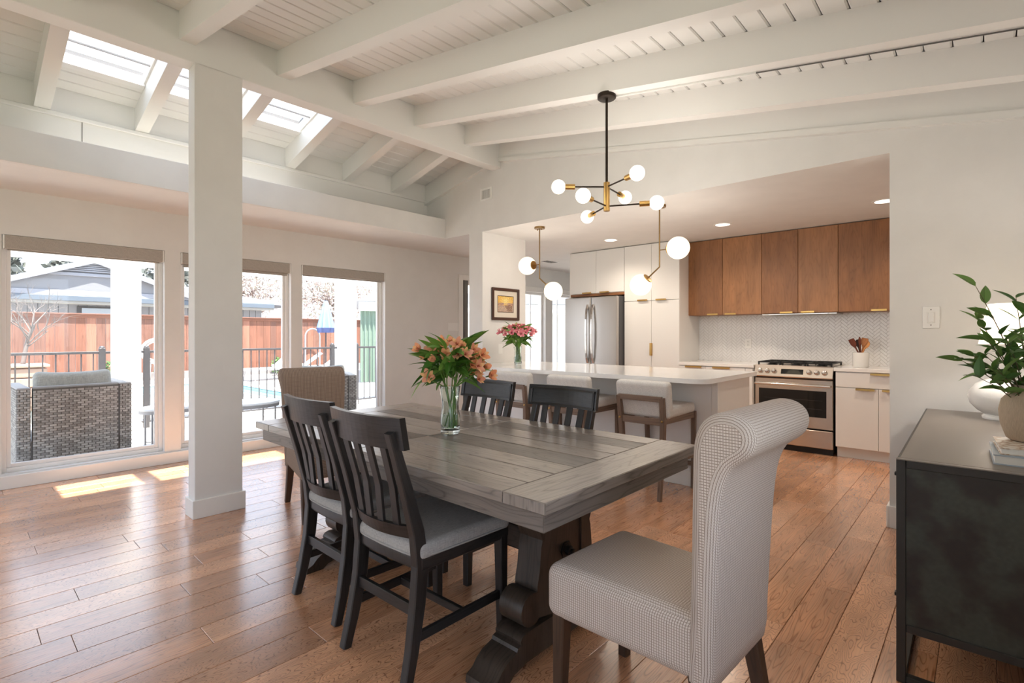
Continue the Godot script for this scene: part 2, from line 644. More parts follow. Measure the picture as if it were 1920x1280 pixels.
	paint("rail metal", rgb8(70, 70, 74), 0.45, 0.2)
	paint("lounge white", rgb8(236, 236, 232), 0.7)
	paint("bark", rgb8(128, 114, 108), 0.9)
	paint("pale bark", rgb8(112, 105, 102), 0.9)
	paint("planter clay", rgb8(170, 138, 122), 0.8)
	paint("blue canvas", rgb8(116, 142, 174), 0.8)
	paint("blue canvas dark", rgb8(78, 92, 140), 0.8)
	var leafy := paint("shrub leaf", rgb8(84, 116, 66), 0.7)
	leafy.backlight_enabled = true
	leafy.backlight = Color(0.2, 0.3, 0.1)
	var bloom := paint("tree bloom", Color.WHITE, 0.8)
	bloom.vertex_color_use_as_albedo = true
	var drape := paint("green drape", rgb8(112, 132, 120), 0.85)
	drape.backlight_enabled = true
	drape.backlight = Color(0.1, 0.16, 0.12)
	paint("gravel red", rgb8(190, 92, 82), 0.8)
	var cane := paint("wicker", Color.WHITE, 0.55)
	cane.vertex_color_use_as_albedo = true
	paint("wicker backing", rgb8(84, 79, 74), 0.8)
	# plants indoors
	var leaf := paint("leaf", Color.WHITE, 0.45)
	leaf.vertex_color_use_as_albedo = true
	leaf.backlight_enabled = true
	leaf.backlight = Color(0.25, 0.4, 0.1)
	var petal := paint("petal", Color.WHITE, 0.6)
	petal.vertex_color_use_as_albedo = true
	petal.backlight_enabled = true
	petal.backlight = Color(0.4, 0.3, 0.25)
	paint("stem green", rgb8(112, 150, 66), 0.5)
	paint("stem brown", rgb8(96, 84, 58), 0.7)
	paint("splash grout", rgb8(218, 214, 210), 0.8)
	var strip_white := paint("sun strip acrylic", rgb8(244, 246, 246), 0.6)  # translucent white for the strips added to stop sun reaching the fascia
	strip_white.backlight_enabled = true
	strip_white.backlight = Color(1, 1, 1)
	paint("splash tile", rgb8(240, 239, 237), 0.16)
	paint("warm steel", rgb8(206, 194, 182), 0.26, 1.0)
	paint("aluminium", rgb8(190, 190, 190), 0.4, 0.8)
	paint("rail light", rgb8(168, 168, 170), 0.5, 0.2)
	paint("frame brown", rgb8(70, 42, 30), 0.35)
	paint("mat cream", rgb8(226, 216, 200), 0.8)
	paint("paper", rgb8(236, 232, 224), 0.8)
	paint("book blue", rgb8(176, 186, 196), 0.5)
	var lagoon := paint("pool water", Color(0.75, 0.92, 0.95, 0.25), 0.03)
	lagoon.transparency = BaseMaterial3D.TRANSPARENCY_ALPHA
	var shade := paint("lamp shade", rgb8(246, 238, 226), 0.8)
	shade.backlight_enabled = true
	shade.backlight = Color(1.0, 0.95, 0.85)
	var vein := noise(FastNoiseLite.TYPE_SIMPLEX_SMOOTH, 0.02, 4, 70)
	textured("marbled paper", picture(128, 128, func(x, y):
		var a := pow(1.0 - absf(looped(vein, x, y, 128, 128, 1, 1)), 9.0)
		return rgb8(238, 232, 222).lerp(rgb8(168, 128, 96), a * 0.9)), Vector2(5, 5), 0.5)
	var dab := noise(FastNoiseLite.TYPE_SIMPLEX_SMOOTH, 0.09, 3, 71)
	var art := paint("painting print", Color.WHITE, 0.6)
	art.albedo_texture = picture(128, 96, func(x, y):
		var u: float = x / 128.0
		var v: float = y / 96.0
		var a := dab.get_noise_2d(x, y * 2.0)
		var b := dab.get_noise_2d(x * 2.5 + 90.0, y + 40.0)
		var c := rgb8(232, 186, 96).lerp(rgb8(246, 226, 150), clampf(1.0 - Vector2(u - 0.5, v - 0.3).length() * 2.6, 0, 1))
		if v > 0.42 and v < 0.62:
			c = c.lerp(rgb8(140, 112, 150), clampf(0.6 + b, 0, 1) * (0.9 if absf(u - 0.5) > 0.12 else 0.3))
		if v >= 0.6:
			c = rgb8(214, 190, 140).lerp(rgb8(168, 140, 150), clampf(0.5 + b * 1.2, 0, 1))
		if v > 0.55 + 0.1 * absf(u - 0.75) and u > 0.42 and v < 0.95 and (u - 0.42) > (v - 0.55) * 0.6 - 0.02 and u < 0.92:
			c = c.lerp(rgb8(96, 58, 40), clampf(0.38 + a * 1.2, 0, 1))
		return c * (1.0 + 0.25 * a))
	art.texture_repeat = false
	textured("stoneware", slab, Vector2(3, 3), 0.8, rgb8(206, 184, 158))


# ---------------------------------------------------------------- floor
func seen_size(a: Vector3, b: Vector3) -> float:
	# rough size of a flat piece in the picture, 0 when it lies outside the frame
	var p := (a + b) * 0.5 - Vector3(0, EYE_HEIGHT, 0)
	var d := cos(AHEAD) * p.x - sin(AHEAD) * p.z
	var r := sin(AHEAD) * p.x + cos(AHEAD) * p.z
	if d < 0.8 or absf(r) > d * 1.08 or absf(p.y) > d * 0.75:
		return 0.0
	var s := (b - a).abs()
	return maxf(s.x * s.z, s.x * s.y + s.y * s.z) / (d * d * d)


func build_floor() -> void:
	var floor_ := setting("floor", one(Vector3(-3.4, -0.12, -5.98), Vector3(8.7, -0.014, 0.45)), M["dark gap"])
	var boards := []
	var row := 0
	var z := 0.373
	while z > WALL_Z:
		var x := -3.2 - rng.randf() * 0.9
		while x < 8.6:
			var l := rng.randf_range(0.45, 1.35)
			var a := Vector3(maxf(x, -3.2) + 0.0008, -0.014, maxf(z - 0.167, WALL_Z) + 0.0008)
			var b := Vector3(minf(x + l, 8.6) - 0.0008, 0.0, minf(z, 0.3) - 0.0008)
			if b.x - a.x > 0.03 and b.z - a.z > 0.02:
				boards.append([seen_size(a, b), a, b, Vector2(rng.randf() * 7.0, rng.randf() * 5.0), rng.randi() % 6])
			x += l
		z -= 0.167
		row += 1
	boards.sort_custom(func(p, q): return p[0] > q[0])
	var rest := []
	for k in 6:
		rest.append(Shape.new())
	for k in boards.size():
		var s: Shape = Shape.new() if k < 295 else rest[boards[k][4]]
		s.shift = boards[k][3]
		s.span(boards[k][1], boards[k][2], 0.0016)
		if k < 295:
			part("floor_board", s, M["floor board %d" % boards[k][4]], floor_)
	for k in 6:
		if rest[k].v.size():
			part("floor_board_rest", rest[k], M["floor board %d" % k], floor_).set_meta("kind", "stuff")


# ---------------------------------------------------------------- walls
func near_deck(z: float) -> float:      # underside of the ceiling boards on the camera's side of the ridge
	return 3.40 - 0.1655 * (z - RIDGE_Z)


func far_deck(z: float) -> float:       # the same on the window side
	return 3.42 + 0.235 * (z + 4.08)


func wall_with_holes(called: String, x0: float, x1: float, y0: float, y1: float, z0: float, z1: float, holes: Array, mat: Material) -> Node3D:
	# wall along x; holes are [x0, x1, y0, y1], ordered by x
	var s := Shape.new()
	var x := x0
	for h in holes:
		s.span(Vector3(x, y0, z0), Vector3(h[0], y1, z1))
		if h[2] > y0:
			s.span(Vector3(h[0], y0, z0), Vector3(h[1], h[2], z1))
		if h[3] < y1:
			s.span(Vector3(h[0], h[3], z0), Vector3(h[1], y1, z1))
		x = h[1]
	s.span(Vector3(x, y0, z0), Vector3(x1, y1, z1))
	return setting(called, s, mat)


func upright(poly: Array, x0: float, x1: float) -> Shape:
	# outline of (z, y) pairs pushed along x
	var s := Shape.new()
	var p := PackedVector2Array()
	for q in poly:
		p.append(Vector2(-q[0], q[1]))
	s.extrude(p, x1 - x0, Transform3D(Basis(Vector3.UP, PI / 2), Vector3((x0 + x1) * 0.5, 0, 0)))
	return s


const PANES := [[-2.16, -1.04], [-0.94, 0.18], [0.28, 1.40], [1.535, 2.635], [2.755, 3.89]]

func build_walls() -> void:
	var wall: Material = M["wall paint"]
	var holes := []
	for p in PANES:
		holes.append([p[0], p[1], 0.115, 2.062])
	holes.append([5.26, 6.1, 0.0, 2.09])
	holes.append([6.70, 7.28, 0.1, 2.0])
	holes.append([7.48, 8.2, 0.1, 2.0])
	wall_with_holes("wall_back", -3.35, 8.75, 0.0, 2.6, WALL_Z - 0.16, WALL_Z, holes, wall)
	# strip over the soffit that closes the roof space behind the light trough
	setting("wall_clerestory", one(Vector3(-3.35, 2.47, -5.33), Vector3(GABLE_X, 3.32, -5.25)), M["ceiling paint"])
	# gable wall: from the lintel up to the roof, its right-hand wall and the post beside the hall
	var lin := LOW_CEILING
	var gable := setting("wall_right", upright([[0.3, lin], [0.3, near_deck(0.3) + 0.05], [RIDGE_Z, 3.45], [-4.08, 3.47], [-5.84, far_deck(-5.84) + 0.05], [-5.84, lin]], GABLE_X, GABLE_X + 0.14), wall)
	part("wall_side", one(Vector3(GABLE_X, 0, -0.446), Vector3(GABLE_X + 0.14, lin, 0.3)), wall, gable)
	setting("wall_picture", one(Vector3(GABLE_X, 0, -4.452), Vector3(4.872, lin, -4.232)), wall)
	# walls behind and beside the camera
	wall_with_holes("wall_front", -3.35, 6.9, 0.0, 3.3, 0.3, 0.45, [[-2.9, -1.6, 0.5, 2.3], [-1.4, -0.1, 0.5, 2.3], [0.4, 1.5, 0.7, 2.3]], wall)
	var left := Shape.new()
	left.span(Vector3(-3.35, 0, -5.84), Vector3(-3.2, 3.6, -4.9))
	left.span(Vector3(-3.35, 0, -0.9), Vector3(-3.2, 3.6, 0.3))
	left.span(Vector3(-3.35, 2.4, -4.9), Vector3(-3.2, 3.6, -0.9))
	setting("wall_left", left, wall)
	setting("wall_kitchen", one(Vector3(6.72, 0, -4.47), Vector3(6.87, lin, 0.3)), wall)
	setting("wall_nook", one(Vector3(8.6, 0, -5.84), Vector3(8.75, lin, -4.3)), wall)
	setting("wall_pantry", one(Vector3(6.72, 0, -4.47), Vector3(8.75, lin, -4.33)), wall)
	# baseboards
	var bb: Material = M["trim paint"]
	setting("baseboard_back", one(Vector3(-3.2, 0, WALL_Z), Vector3(4.0, 0.105, WALL_Z + 0.035), 0.003), bb)
	setting("baseboard_hall", one(Vector3(4.0, 0, WALL_Z), Vector3(5.2, 0.13, WALL_Z + 0.016), 0.003), bb)
	var s := Shape.new()
	s.span(Vector3(GABLE_X - 0.016, 0, -0.446), Vector3(GABLE_X, 0.14, 0.3), 0.002)
	s.span(Vector3(GABLE_X - 0.016, 0, -0.462), Vector3(GABLE_X + 0.156, 0.14, -0.446), 0.003)
	setting("baseboard_right", s, bb)
	s = Shape.new()
	s.span(Vector3(GABLE_X - 0.016, 0, -4.452), Vector3(GABLE_X, 0.14, -4.216), 0.003)
	setting("baseboard_post", s, bb)
	setting("baseboard_front", one(Vector3(-3.2, 0, 0.284), Vector3(GABLE_X, 0.14, 0.3), 0.003), bb)
	# column under the ridge beam
	var c := thing("support_column", "square white column with a plain baseboard standing under the ridge beam", "column", Vector3(1.271, 0, -4.01))
	part("shaft", one(Vector3(-0.153, 0, -0.067), Vector3(0.153, 3.1, 0.07), 0.004), wall, c)
	part("baseboard", one(Vector3(-0.169, 0, -0.083), Vector3(0.169, 0.125, 0.086), 0.003), bb, c)


# ---------------------------------------------------------------- ceiling
func build_ceiling() -> void:
	var cm: Material = M["ceiling paint"]
	var ceiling := setting("ceiling")
	# boards of the near slope, laid along x
	var tilt := atan(0.1655)
	var z := RIDGE_Z
	while z < 0.34:
		var s := Shape.new()
		var w := 0.1195
		s.box(Vector3((-3.2 + GABLE_X) * 0.5, near_deck(z + w * 0.5) + 0.010, z + w * 0.5), Vector3(GABLE_X + 3.2, 0.02, (w - 0.005) / cos(tilt)), 0.007, Basis(Vector3.RIGHT, tilt))
		part("ceiling_board", s, cm, ceiling)
		z += w
	# far slope: bay by bay, the three bays in front of the column carry roof windows
	var fall := -atan(0.235)
	var bays := [-3.2] + BEAM_X + [GABLE_X]
	for k in bays.size() - 1:
		var x0: float = bays[k] + (0.095 if k > 0 else 0.0)
		var x1: float = bays[k + 1]
		var lit := x0 > 0.4 and x0 < 1.9
		z = -5.25
		while z < -4.09:
			var w := minf(0.1165, -4.08 - z)
			if w > 0.02 and not (lit and z + w > -4.9):
				var s := Shape.new()
				s.box(Vector3((x0 + x1) * 0.5, far_deck(z + w * 0.5) + 0.010, z + w * 0.5), Vector3(x1 - x0 + 0.09, 0.02, (w - 0.004) / cos(fall)), 0.006, Basis(Vector3.RIGHT, fall))
				part("ceiling_board", s, cm, ceiling)
			z += w
		if lit:
			roof_window(ceiling, x0 + (0.02 if x0 < 1.7 else 0.0), x1 + (0.015 if x1 < 1.7 else 0.0))
	# roof deck over the boards
	var roof := Shape.new()
	var n0 := RIDGE_Z - 0.07
	roof.extrude(PackedVector2Array([Vector2(-n0, near_deck(n0) + 0.022), Vector2(-1.05, near_deck(1.0) + 0.022), Vector2(-1.05, near_deck(1.0) + 0.12), Vector2(-n0, near_deck(n0) + 0.12)]), 7.5, Transform3D(Basis(Vector3.UP, PI / 2), Vector3(0.4, 0, 0)))
	for r in [[-3.35, 0.485, -6.4, n0], [2.306, 4.3, -6.4, n0], [0.485, 2.306, -6.4, -4.94]]:
		roof.extrude(PackedVector2Array([Vector2(-r[3], far_deck(r[3]) + 0.022), Vector2(-r[2], far_deck(r[2]) + 0.022), Vector2(-r[2], far_deck(r[2]) + 0.12), Vector2(-r[3], far_deck(r[3]) + 0.12)]), r[1] - r[0], Transform3D(Basis(Vector3.UP, PI / 2), Vector3((r[0] + r[1]) * 0.5, 0, 0)))
	part("roof_deck", roof, M["asphalt grey"], ceiling)
	# ridge beam and rafters
	part("ridge_beam", one(Vector3(-3.2, 3.09, -4.08), Vector3(GABLE_X, 3.46, RIDGE_Z), 0.004), cm, ceiling)
	for x in BEAM_X:
		part("rafter", upright([[RIDGE_Z, 3.21], [0.3, 3.21 - 0.1655 * 4.24], [0.3, near_deck(0.3)], [RIDGE_Z, 3.40]], x, x + 0.095), cm, ceiling)
		var off := 0.03 if x < 0.5 else 0.018 if x < 1.7 else 0.0
		part("rafter", upright([[-4.08, 3.23], [-5.25, 2.955], [-5.25, far_deck(-5.25)], [-4.08, 3.42]], x + off, x + off + 0.095), cm, ceiling)
	# half beams and mouldings against the gable wall
	part("wall_beam", upright([[RIDGE_Z, 3.20], [0.3, 3.20 - 0.1655 * 4.24], [0.3, near_deck(0.3)], [RIDGE_Z, 3.40]], GABLE_X - 0.03, GABLE_X), cm, ceiling)
	part("moulding", upright([[RIDGE_Z, 3.155], [0.3, 3.155 - 0.1655 * 4.24], [0.3, 3.20 - 0.1655 * 4.24], [RIDGE_Z, 3.20]], GABLE_X - 0.045, GABLE_X), cm, ceiling)
	part("wall_beam", upright([[-4.08, 3.20], [-5.25, 2.94], [-5.25, far_deck(-5.25)], [-4.08, 3.42]], GABLE_X - 0.03, GABLE_X), cm, ceiling)
	part("moulding", upright([[-4.08, 3.155], [-5.25, 2.895], [-5.25, 2.94], [-4.08, 3.20]], GABLE_X - 0.045, GABLE_X), cm, ceiling)
	# picture rail on the clerestory wall
	setting("trim_1", one(Vector3(-3.2, 2.925, -5.25), Vector3(GABLE_X, 2.957, -5.228), 0.004), M["ceiling paint"])
	var seam := one(Vector3(0.70, 2.5, -5.252), Vector3(0.705, 2.925, -5.246))
	setting("trim_2", seam, M["vent shadow"])
	# soffit with its fascia along the window wall
	var s2 := Shape.new()
	s2.span(Vector3(-3.2, LOW_CEILING, -5.84), Vector3(GABLE_X, LOW_CEILING + 0.05, -4.925))
	s2.span(Vector3(-3.2, LOW_CEILING, -4.925), Vector3(GABLE_X, 2.668, -4.885), 0.003)
	setting("ceiling_soffit", s2, M["wall paint"])
	# flat ceiling of the kitchen and the hall
	setting("ceiling_kitchen", one(Vector3(GABLE_X + 0.14, LOW_CEILING, -6.0), Vector3(8.75, LOW_CEILING + 0.15, 0.45)), M["wall paint"])


func roof_window(ceiling: Node3D, x0: float, x1: float) -> void:
	# pane lying level with the boards: lower frame, side linings and an added strip that keeps sun off the fascia
	var lid := func(za: float, zb: float, lo: float, hi: float) -> Shape:
		return upright([[za, far_deck(za) + lo], [zb, far_deck(zb) + lo], [zb, far_deck(zb) + hi], [za, far_deck(za) + hi]], x0, x1)
	var f := part("roof_window", lid.call(-4.95, -4.895, -0.012, 0.06), M["white paint"], ceiling)
	for s in [[x0 - 0.03, x0 + 0.012], [x1 - 0.012, x1 + 0.03]]:
		part("jamb", upright([[-4.95, far_deck(-4.95)], [-4.08, 3.42], [-4.08, 3.5], [-4.95, far_deck(-4.95) + 0.08]], s[0], s[1]), M["white paint"], f)
	part("added_sun_strip", lid.call(-4.735, -4.56, 0.03, 0.036), M["sun strip acrylic"], f)  # added under the pane to block sun from the fascia
	part("gasket", lid.call(-4.695, -4.685, 0.018, 0.03), M["rail light"], f)
	var g := Shape.new()
	g.quad(Vector3(x0, far_deck(-4.92) + 0.055, -4.92), Vector3(x1, far_deck(-4.92) + 0.055, -4.92), Vector3(x1, far_deck(-4.05) + 0.055, -4.05), Vector3(x0, far_deck(-4.05) + 0.055, -4.05), Vector3.UP)
	part("pane", g, M["pane"], f)


# ---------------------------------------------------------------- windows and doors
func frame_rect(x0: float, x1: float, y0: float, y1: float, z0: float, z1: float, w: float, low := -1.0) -> Shape:
	var s := Shape.new()
	var b := low if low >= 0.0 else w
	s.span(Vector3(x0, y0, z0), Vector3(x0 + w, y1, z1), 0.003)
	s.span(Vector3(x1 - w, y0, z0), Vector3(x1, y1, z1), 0.003)
	s.span(Vector3(x0 + w, y1 - w, z0), Vector3(x1 - w, y1, z1), 0.003)
	s.span(Vector3(x0 + w, y0, z0), Vector3(x1 - w, y0 + b, z1), 0.003)
	return s


func sheet_of_glass(a: Vector3, b: Vector3) -> Shape:
	var s := Shape.new()
	if absf(a.z - b.z) < 0.001:
		s.quad(a, Vector3(b.x, a.y, a.z), b, Vector3(a.x, b.y, a.z), Vector3.BACK)
	else:
		s.quad(a, Vector3(a.x, a.y, b.z), b, Vector3(a.x, b.y, a.z), Vector3.RIGHT)
	return s


func build_windows() -> void:
	var k := 0
	for p in PANES:
		k += 1
		var w := setting("window_%d" % k, frame_rect(p[0], p[1], 0.115, 2.062, WALL_Z - 0.15, WALL_Z - 0.075, 0.03, 0.035), M["white paint"])
		part("sash", frame_rect(p[0] + 0.03, p[1] - 0.03, 0.15, 2.032, WALL_Z - 0.135, WALL_Z - 0.095, 0.028, 0.03), M["white paint"], w)
		part("glass", sheet_of_glass(Vector3(p[0] + 0.05, 0.17, WALL_Z - 0.115), Vector3(p[1] - 0.05, 2.01, WALL_Z - 0.115)), M["pane"], w)
		if k < 3:
			continue
		var label: String = ["taupe roller shade cassette over the window with the wicker armchair behind", "taupe roller shade cassette over the window behind the square column", "taupe roller shade cassette over the window nearest the kitchen hall"][k - 3]
		var r := thing("roller_shade", label, "roller shade", Vector3((p[0] + p[1]) * 0.5, 1.95, WALL_Z), 0.0, "roller shades over the terrace windows")
		var h: float = (p[1] - p[0]) * 0.5 - 0.004
		part("cassette", one(Vector3(-h + 0.012, 0.0, -0.07), Vector3(h - 0.012, 0.11, 0.004), 0.004), M["shade cloth"], r)
		for s in [-1.0, 1.0]:
			part("end_cap", one(Vector3(s * h, 0.0, -0.07), Vector3(s * (h - 0.012), 0.11, 0.002), 0.002), M["plastic white"], r)
		part("hem_bar", one(Vector3(-h + 0.03, -0.03 if k == 4 else -0.012, -0.045), Vector3(h - 0.03, 0.0, -0.03), 0.003), M["shade cloth"], r)
	# glazed opening in the wall beside the camera
	var s := setting("window_6")
	for z in [-4.9, -3.58, -2.26]:
		var f := Shape.new()
		f.span(Vector3(-3.31, 0.02, z), Vector3(-3.25, 2.4, z + 0.06), 0.003)
		f.span(Vector3(-3.31, 0.02, z + 1.3), Vector3(-3.25, 2.4, z + 1.36), 0.003)
		f.span(Vector3(-3.31, 0.02, z + 0.06), Vector3(-3.25, 0.08, z + 1.3), 0.003)
		f.span(Vector3(-3.31, 2.34, z + 0.06), Vector3(-3.25, 2.4, z + 1.3), 0.003)
		var o := part("sash", f, M["white paint"], s)
		part("glass", sheet_of_glass(Vector3(-3.28, 0.08, z + 0.06), Vector3(-3.28, 2.34, z + 1.3)), M["pane"], o)
	# windows in the wall behind the camera
	for q in [[9, -2.9, -1.6], [10, -1.4, -0.1], [11, 0.4, 1.5]]:
		var w := setting("window_%d" % q[0], frame_rect(q[1], q[2], 0.7 if q[0] == 11 else 0.5, 2.3, 0.34, 0.4, 0.05), M["white paint"])
		part("glass", sheet_of_glass(Vector3(q[1] + 0.05, 0.75 if q[0] == 11 else 0.55, 0.37), Vector3(q[2] - 0.05, 2.25, 0.37)), M["pane"], w)
	# windows of the breakfast nook
	for q in [[7, 6.70, 7.28], [8, 7.48, 8.2]]:
		var w := setting("window_%d" % q[0], frame_rect(q[1], q[2], 0.1, 2.0, WALL_Z - 0.14, WALL_Z - 0.07, 0.04), M["white paint"])
		part("mullion", one(Vector3(q[1] + 0.26, 0.14, WALL_Z - 0.12), Vector3(q[1] + 0.275, 1.96, WALL_Z - 0.09)), M["white paint"], w)
		part("glass", sheet_of_glass(Vector3(q[1] + 0.04, 0.14, WALL_Z - 0.105), Vector3(q[2] - 0.04, 1.96, WALL_Z - 0.105)), M["pane"], w)
	setting("trim_3", frame_rect(6.6, 8.3, 0.0, 2.09, WALL_Z, WALL_Z + 0.018, 0.09, 0.1), M["trim paint"])
	# patio door in the hall: white casing, dark slider edge
	var d := setting("door_1", frame_rect(5.18, 6.18, 0.0, 2.16, WALL_Z, WALL_Z + 0.02, 0.08, 0.0), M["trim paint"])
	part("slider_edge", one(Vector3(5.32, 0.03, WALL_Z - 0.08), Vector3(5.40, 2.085, WALL_Z - 0.02), 0.004), M["vent shadow"], d)
	part("leaf", frame_rect(5.26, 6.1, 0.0, 2.09, WALL_Z - 0.12, WALL_Z - 0.085, 0.07), M["white paint"], d)
	part("glass", sheet_of_glass(Vector3(5.33, 0.07, WALL_Z - 0.1), Vector3(6.03, 2.02, WALL_Z - 0.1)), M["pane"], d)


# ---------------------------------------------------------------- kitchen
const FACE := 6.10       # fronts of the base cabinets
const TALL := 6.12       # fronts of the tall cabinets
const UPPER := 6.39      # fronts of the wall cabinets

func door_panel(x: float, z0: float, z1: float, y0: float, y1: float) -> Shape:
	return one(Vector3(x - 0.019, y0 + 0.0015, z0 + 0.0015), Vector3(x, y1 - 0.0015, z1 - 0.0015), 0.0015)


func edge_pull(parent: Node3D, x: float, z0: float, z1: float, y: float, below: bool) -> void:
	# thin brass tab hooked over the edge of a front
	var s := Shape.new()
	var k := -1.0 if below else 1.0
	s.span(Vector3(x - 0.045, y, z0), Vector3(x - 0.015, y + 0.003 * k, z1))
	s.span(Vector3(x - 0.045, y, z0), Vector3(x - 0.041, y - 0.016 * k, z1))
	part("pull", s, M["brass"], parent)


func build_kitchen() -> void:
	var lac: Material = M["white lacquer"]
	# fridge with its cabinet above, pantry beside it
	var c := thing("tall_cabinet", "white two-door cabinet above the steel refrigerator", "cabinet", Vector3.ZERO, 0.0, "white tall cabinets")
	var body := Shape.new()
	body.span(Vector3(TALL, 1.80, -4.43), Vector3(6.72, 2.425, -3.545))
	body.span(Vector3(TALL, 0.0, -4.455), Vector3(6.72, 2.425, -4.43))
	part("body", body, lac, c)
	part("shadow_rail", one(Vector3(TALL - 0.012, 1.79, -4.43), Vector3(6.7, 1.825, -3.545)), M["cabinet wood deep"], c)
	for z in [[-4.43, -3.99, -4.21, -4.06], [-3.99, -3.545, -3.92, -3.77]]:
		var d := part("door", door_panel(TALL, z[0], z[1], 1.83, 2.42), lac, c)
		edge_pull(d, TALL - 0.0, z[2], z[3], 1.83, true)
	c = thing("pantry_cabinet", "tall white pantry cabinet of four doors beside the refrigerator", "cabinet", Vector3.ZERO, 0.0, "white tall cabinets")
	part("body", one(Vector3(TALL, 0.1, -3.543), Vector3(6.70, 2.425, -2.773)), lac, c)
	part("toe_kick", one(Vector3(TALL + 0.06, 0.0, -3.543), Vector3(6.70, 0.1, -2.773)), lac, c)
	for z in [[-3.543, -3.15, -3.34, -3.20], [-3.15, -2.773, -3.08, -2.94]]:
		var d := part("door", door_panel(TALL, z[0], z[1], 1.69, 2.42), lac, c)
		edge_pull(d, TALL, z[2], z[3], 1.69, true)
		part("door", door_panel(TALL, z[0], z[1], 0.1, 1.685), lac, c)
	part("pull", one(Vector3(TALL - 0.045, 0.98, -3.165), Vector3(TALL - 0.019, 1.14, -3.135), 0.002), M["brass"], c)
	build_fridge()
	# wall cabinets
	var groups := [[-2.79, -2.346, -1.896, "brown maple wall cabinet of two doors beside the white pantry"], [-1.896, -1.517, -1.134, "brown maple wall cabinet of two doors above the range hood"], [-1.134, -0.66, -0.2, "brown maple wall cabinet above the utensil crock"]]
	var n := 0
	for g in groups:
		var o := thing("wall_cabinet", g[3], "cabinet", Vector3.ZERO, 0.0, "brown wall cabinets")
		part("body", one(Vector3(UPPER, 1.49, g[0] + 0.001), Vector3(6.72, 2.425, g[2] - 0.001)), M["cabinet wood deep"], o)
		for k in 2:
			var z0: float = g[k]
			var z1: float = g[k + 1]
			var s := Shape.new()
			s.shift = Vector2(0.31 * n, 0.47 * n)
			s.span(Vector3(UPPER - 0.02, 1.493, z0 + 0.002), Vector3(UPPER, 2.418, z1 - 0.002), 0.0015)
			var d := part("door", s, M["cabinet wood"] if n % 2 else M["cabinet wood deep"], o)
			var w := 0.13
			if k == 0:
				edge_pull(d, UPPER, z1 - 0.05 - w, z1 - 0.05, 1.493, true)
			else:
				edge_pull(d, UPPER, z0 + 0.035, z0 + 0.035 + w, 1.493, true)
			n += 1
	# slim hood under the middle cabinet
	var hood := thing("range_hood", "slim steel hood under the middle wall cabinet", "range hood", Vector3(6.5, 1.47, -1.515))
	part("tray", one(Vector3(-0.14, 0.0, -0.375), Vector3(0.18, 0.018, 0.375), 0.004), M["steel"], hood)
	part("visor", one(Vector3(-0.155, 0.004, -0.3), Vector3(-0.14, 0.014, 0.3), 0.002), M["polished steel"], hood)
	# splash: herringbone of small glazed tiles on a pale bed
	build_splash()
	# base cabinets
	var b := thing("base_cabinet", "white base cabinet of drawers between the pantry and the range", "cabinet", Vector3.ZERO, 0.0, "white base cabinets")
	part("body", one(Vector3(FACE, 0.11, -2.771), Vector3(6.72, 0.875, -1.90)), lac, b)
	part("toe_kick", one(Vector3(FACE + 0.07, 0.0, -2.771), Vector3(6.72, 0.11, -1.90)), lac, b)
	for z in [[-2.771, -2.44], [-2.44, -1.985]]:
		var d := part("drawer", door_panel(FACE, z[0], z[1], 0.72, 0.87), lac, b)
		edge_pull(d, FACE, z[0] + 0.09, z[0] + 0.29, 0.868, false)
		part("drawer", door_panel(FACE, z[0], z[1], 0.115, 0.715), lac, b)
	part("filler", door_panel(FACE, -1.985, -1.905, 0.115, 0.87), lac, b)
	b = thing("base_cabinet", "white base cabinet with brass pulls to the right of the range", "cabinet", Vector3.ZERO, 0.0, "white base cabinets")
	part("body", one(Vector3(FACE, 0.11, -1.105), Vector3(6.72, 0.875, -0.1)), lac, b)
	part("toe_kick", one(Vector3(FACE + 0.07, 0.0, -1.105), Vector3(6.72, 0.11, -0.1)), lac, b)
	var dr := part("drawer", door_panel(FACE, -1.105, -0.38, 0.72, 0.87), lac, b)
	edge_pull(dr, FACE, -0.81, -0.64, 0.868, false)
	dr = part("door", door_panel(FACE, -1.105, -0.745, 0.115, 0.715), lac, b)
	edge_pull(dr, FACE, -0.93, -0.775, 0.713, false)
	dr = part("door", door_panel(FACE, -0.745, -0.38, 0.115, 0.715), lac, b)
	edge_pull(dr, FACE, -0.715, -0.56, 0.713, false)
	solid("countertop", one(Vector3(FACE - 0.025, 0.877, -2.77), Vector3(6.715, 0.912, -1.893), 0.002), M["quartz"], "white quartz counter between pantry and range", "countertop", "quartz counters along the wall")
	solid("countertop", one(Vector3(FACE - 0.025, 0.877, -1.122), Vector3(6.715, 0.912, -0.1), 0.002), M["quartz"], "white quartz counter carrying the utensil crock", "countertop", "quartz counters along the wall")
	build_range()
	build_island()
	build_crock()
	# plates on the walls
	plate("outlet", "white outlet plate on the herringbone splash", Vector3(6.702, 1.14, -2.15), 0.0, "outlet")
	plate("light_switch", "single rocker switch on the wall above the sideboard", Vector3(GABLE_X - 0.001, 1.357, -0.237), 0.0, "switch")
	plate("light_switch", "row of four switches on the hall wall by the patio door", Vector3(5.08, 1.365, WALL_Z + 0.001), -PI / 2, "switch4")
	plate("outlet", "white outlet plate on the wall under the framed painting", Vector3(4.42, 1.08, -4.231), -PI / 2, "outlet")
	plate("outlet", "white outlet plate on the end panel of the island", Vector3(4.20, 0.62, -1.569), -PI / 2, "outlet2")


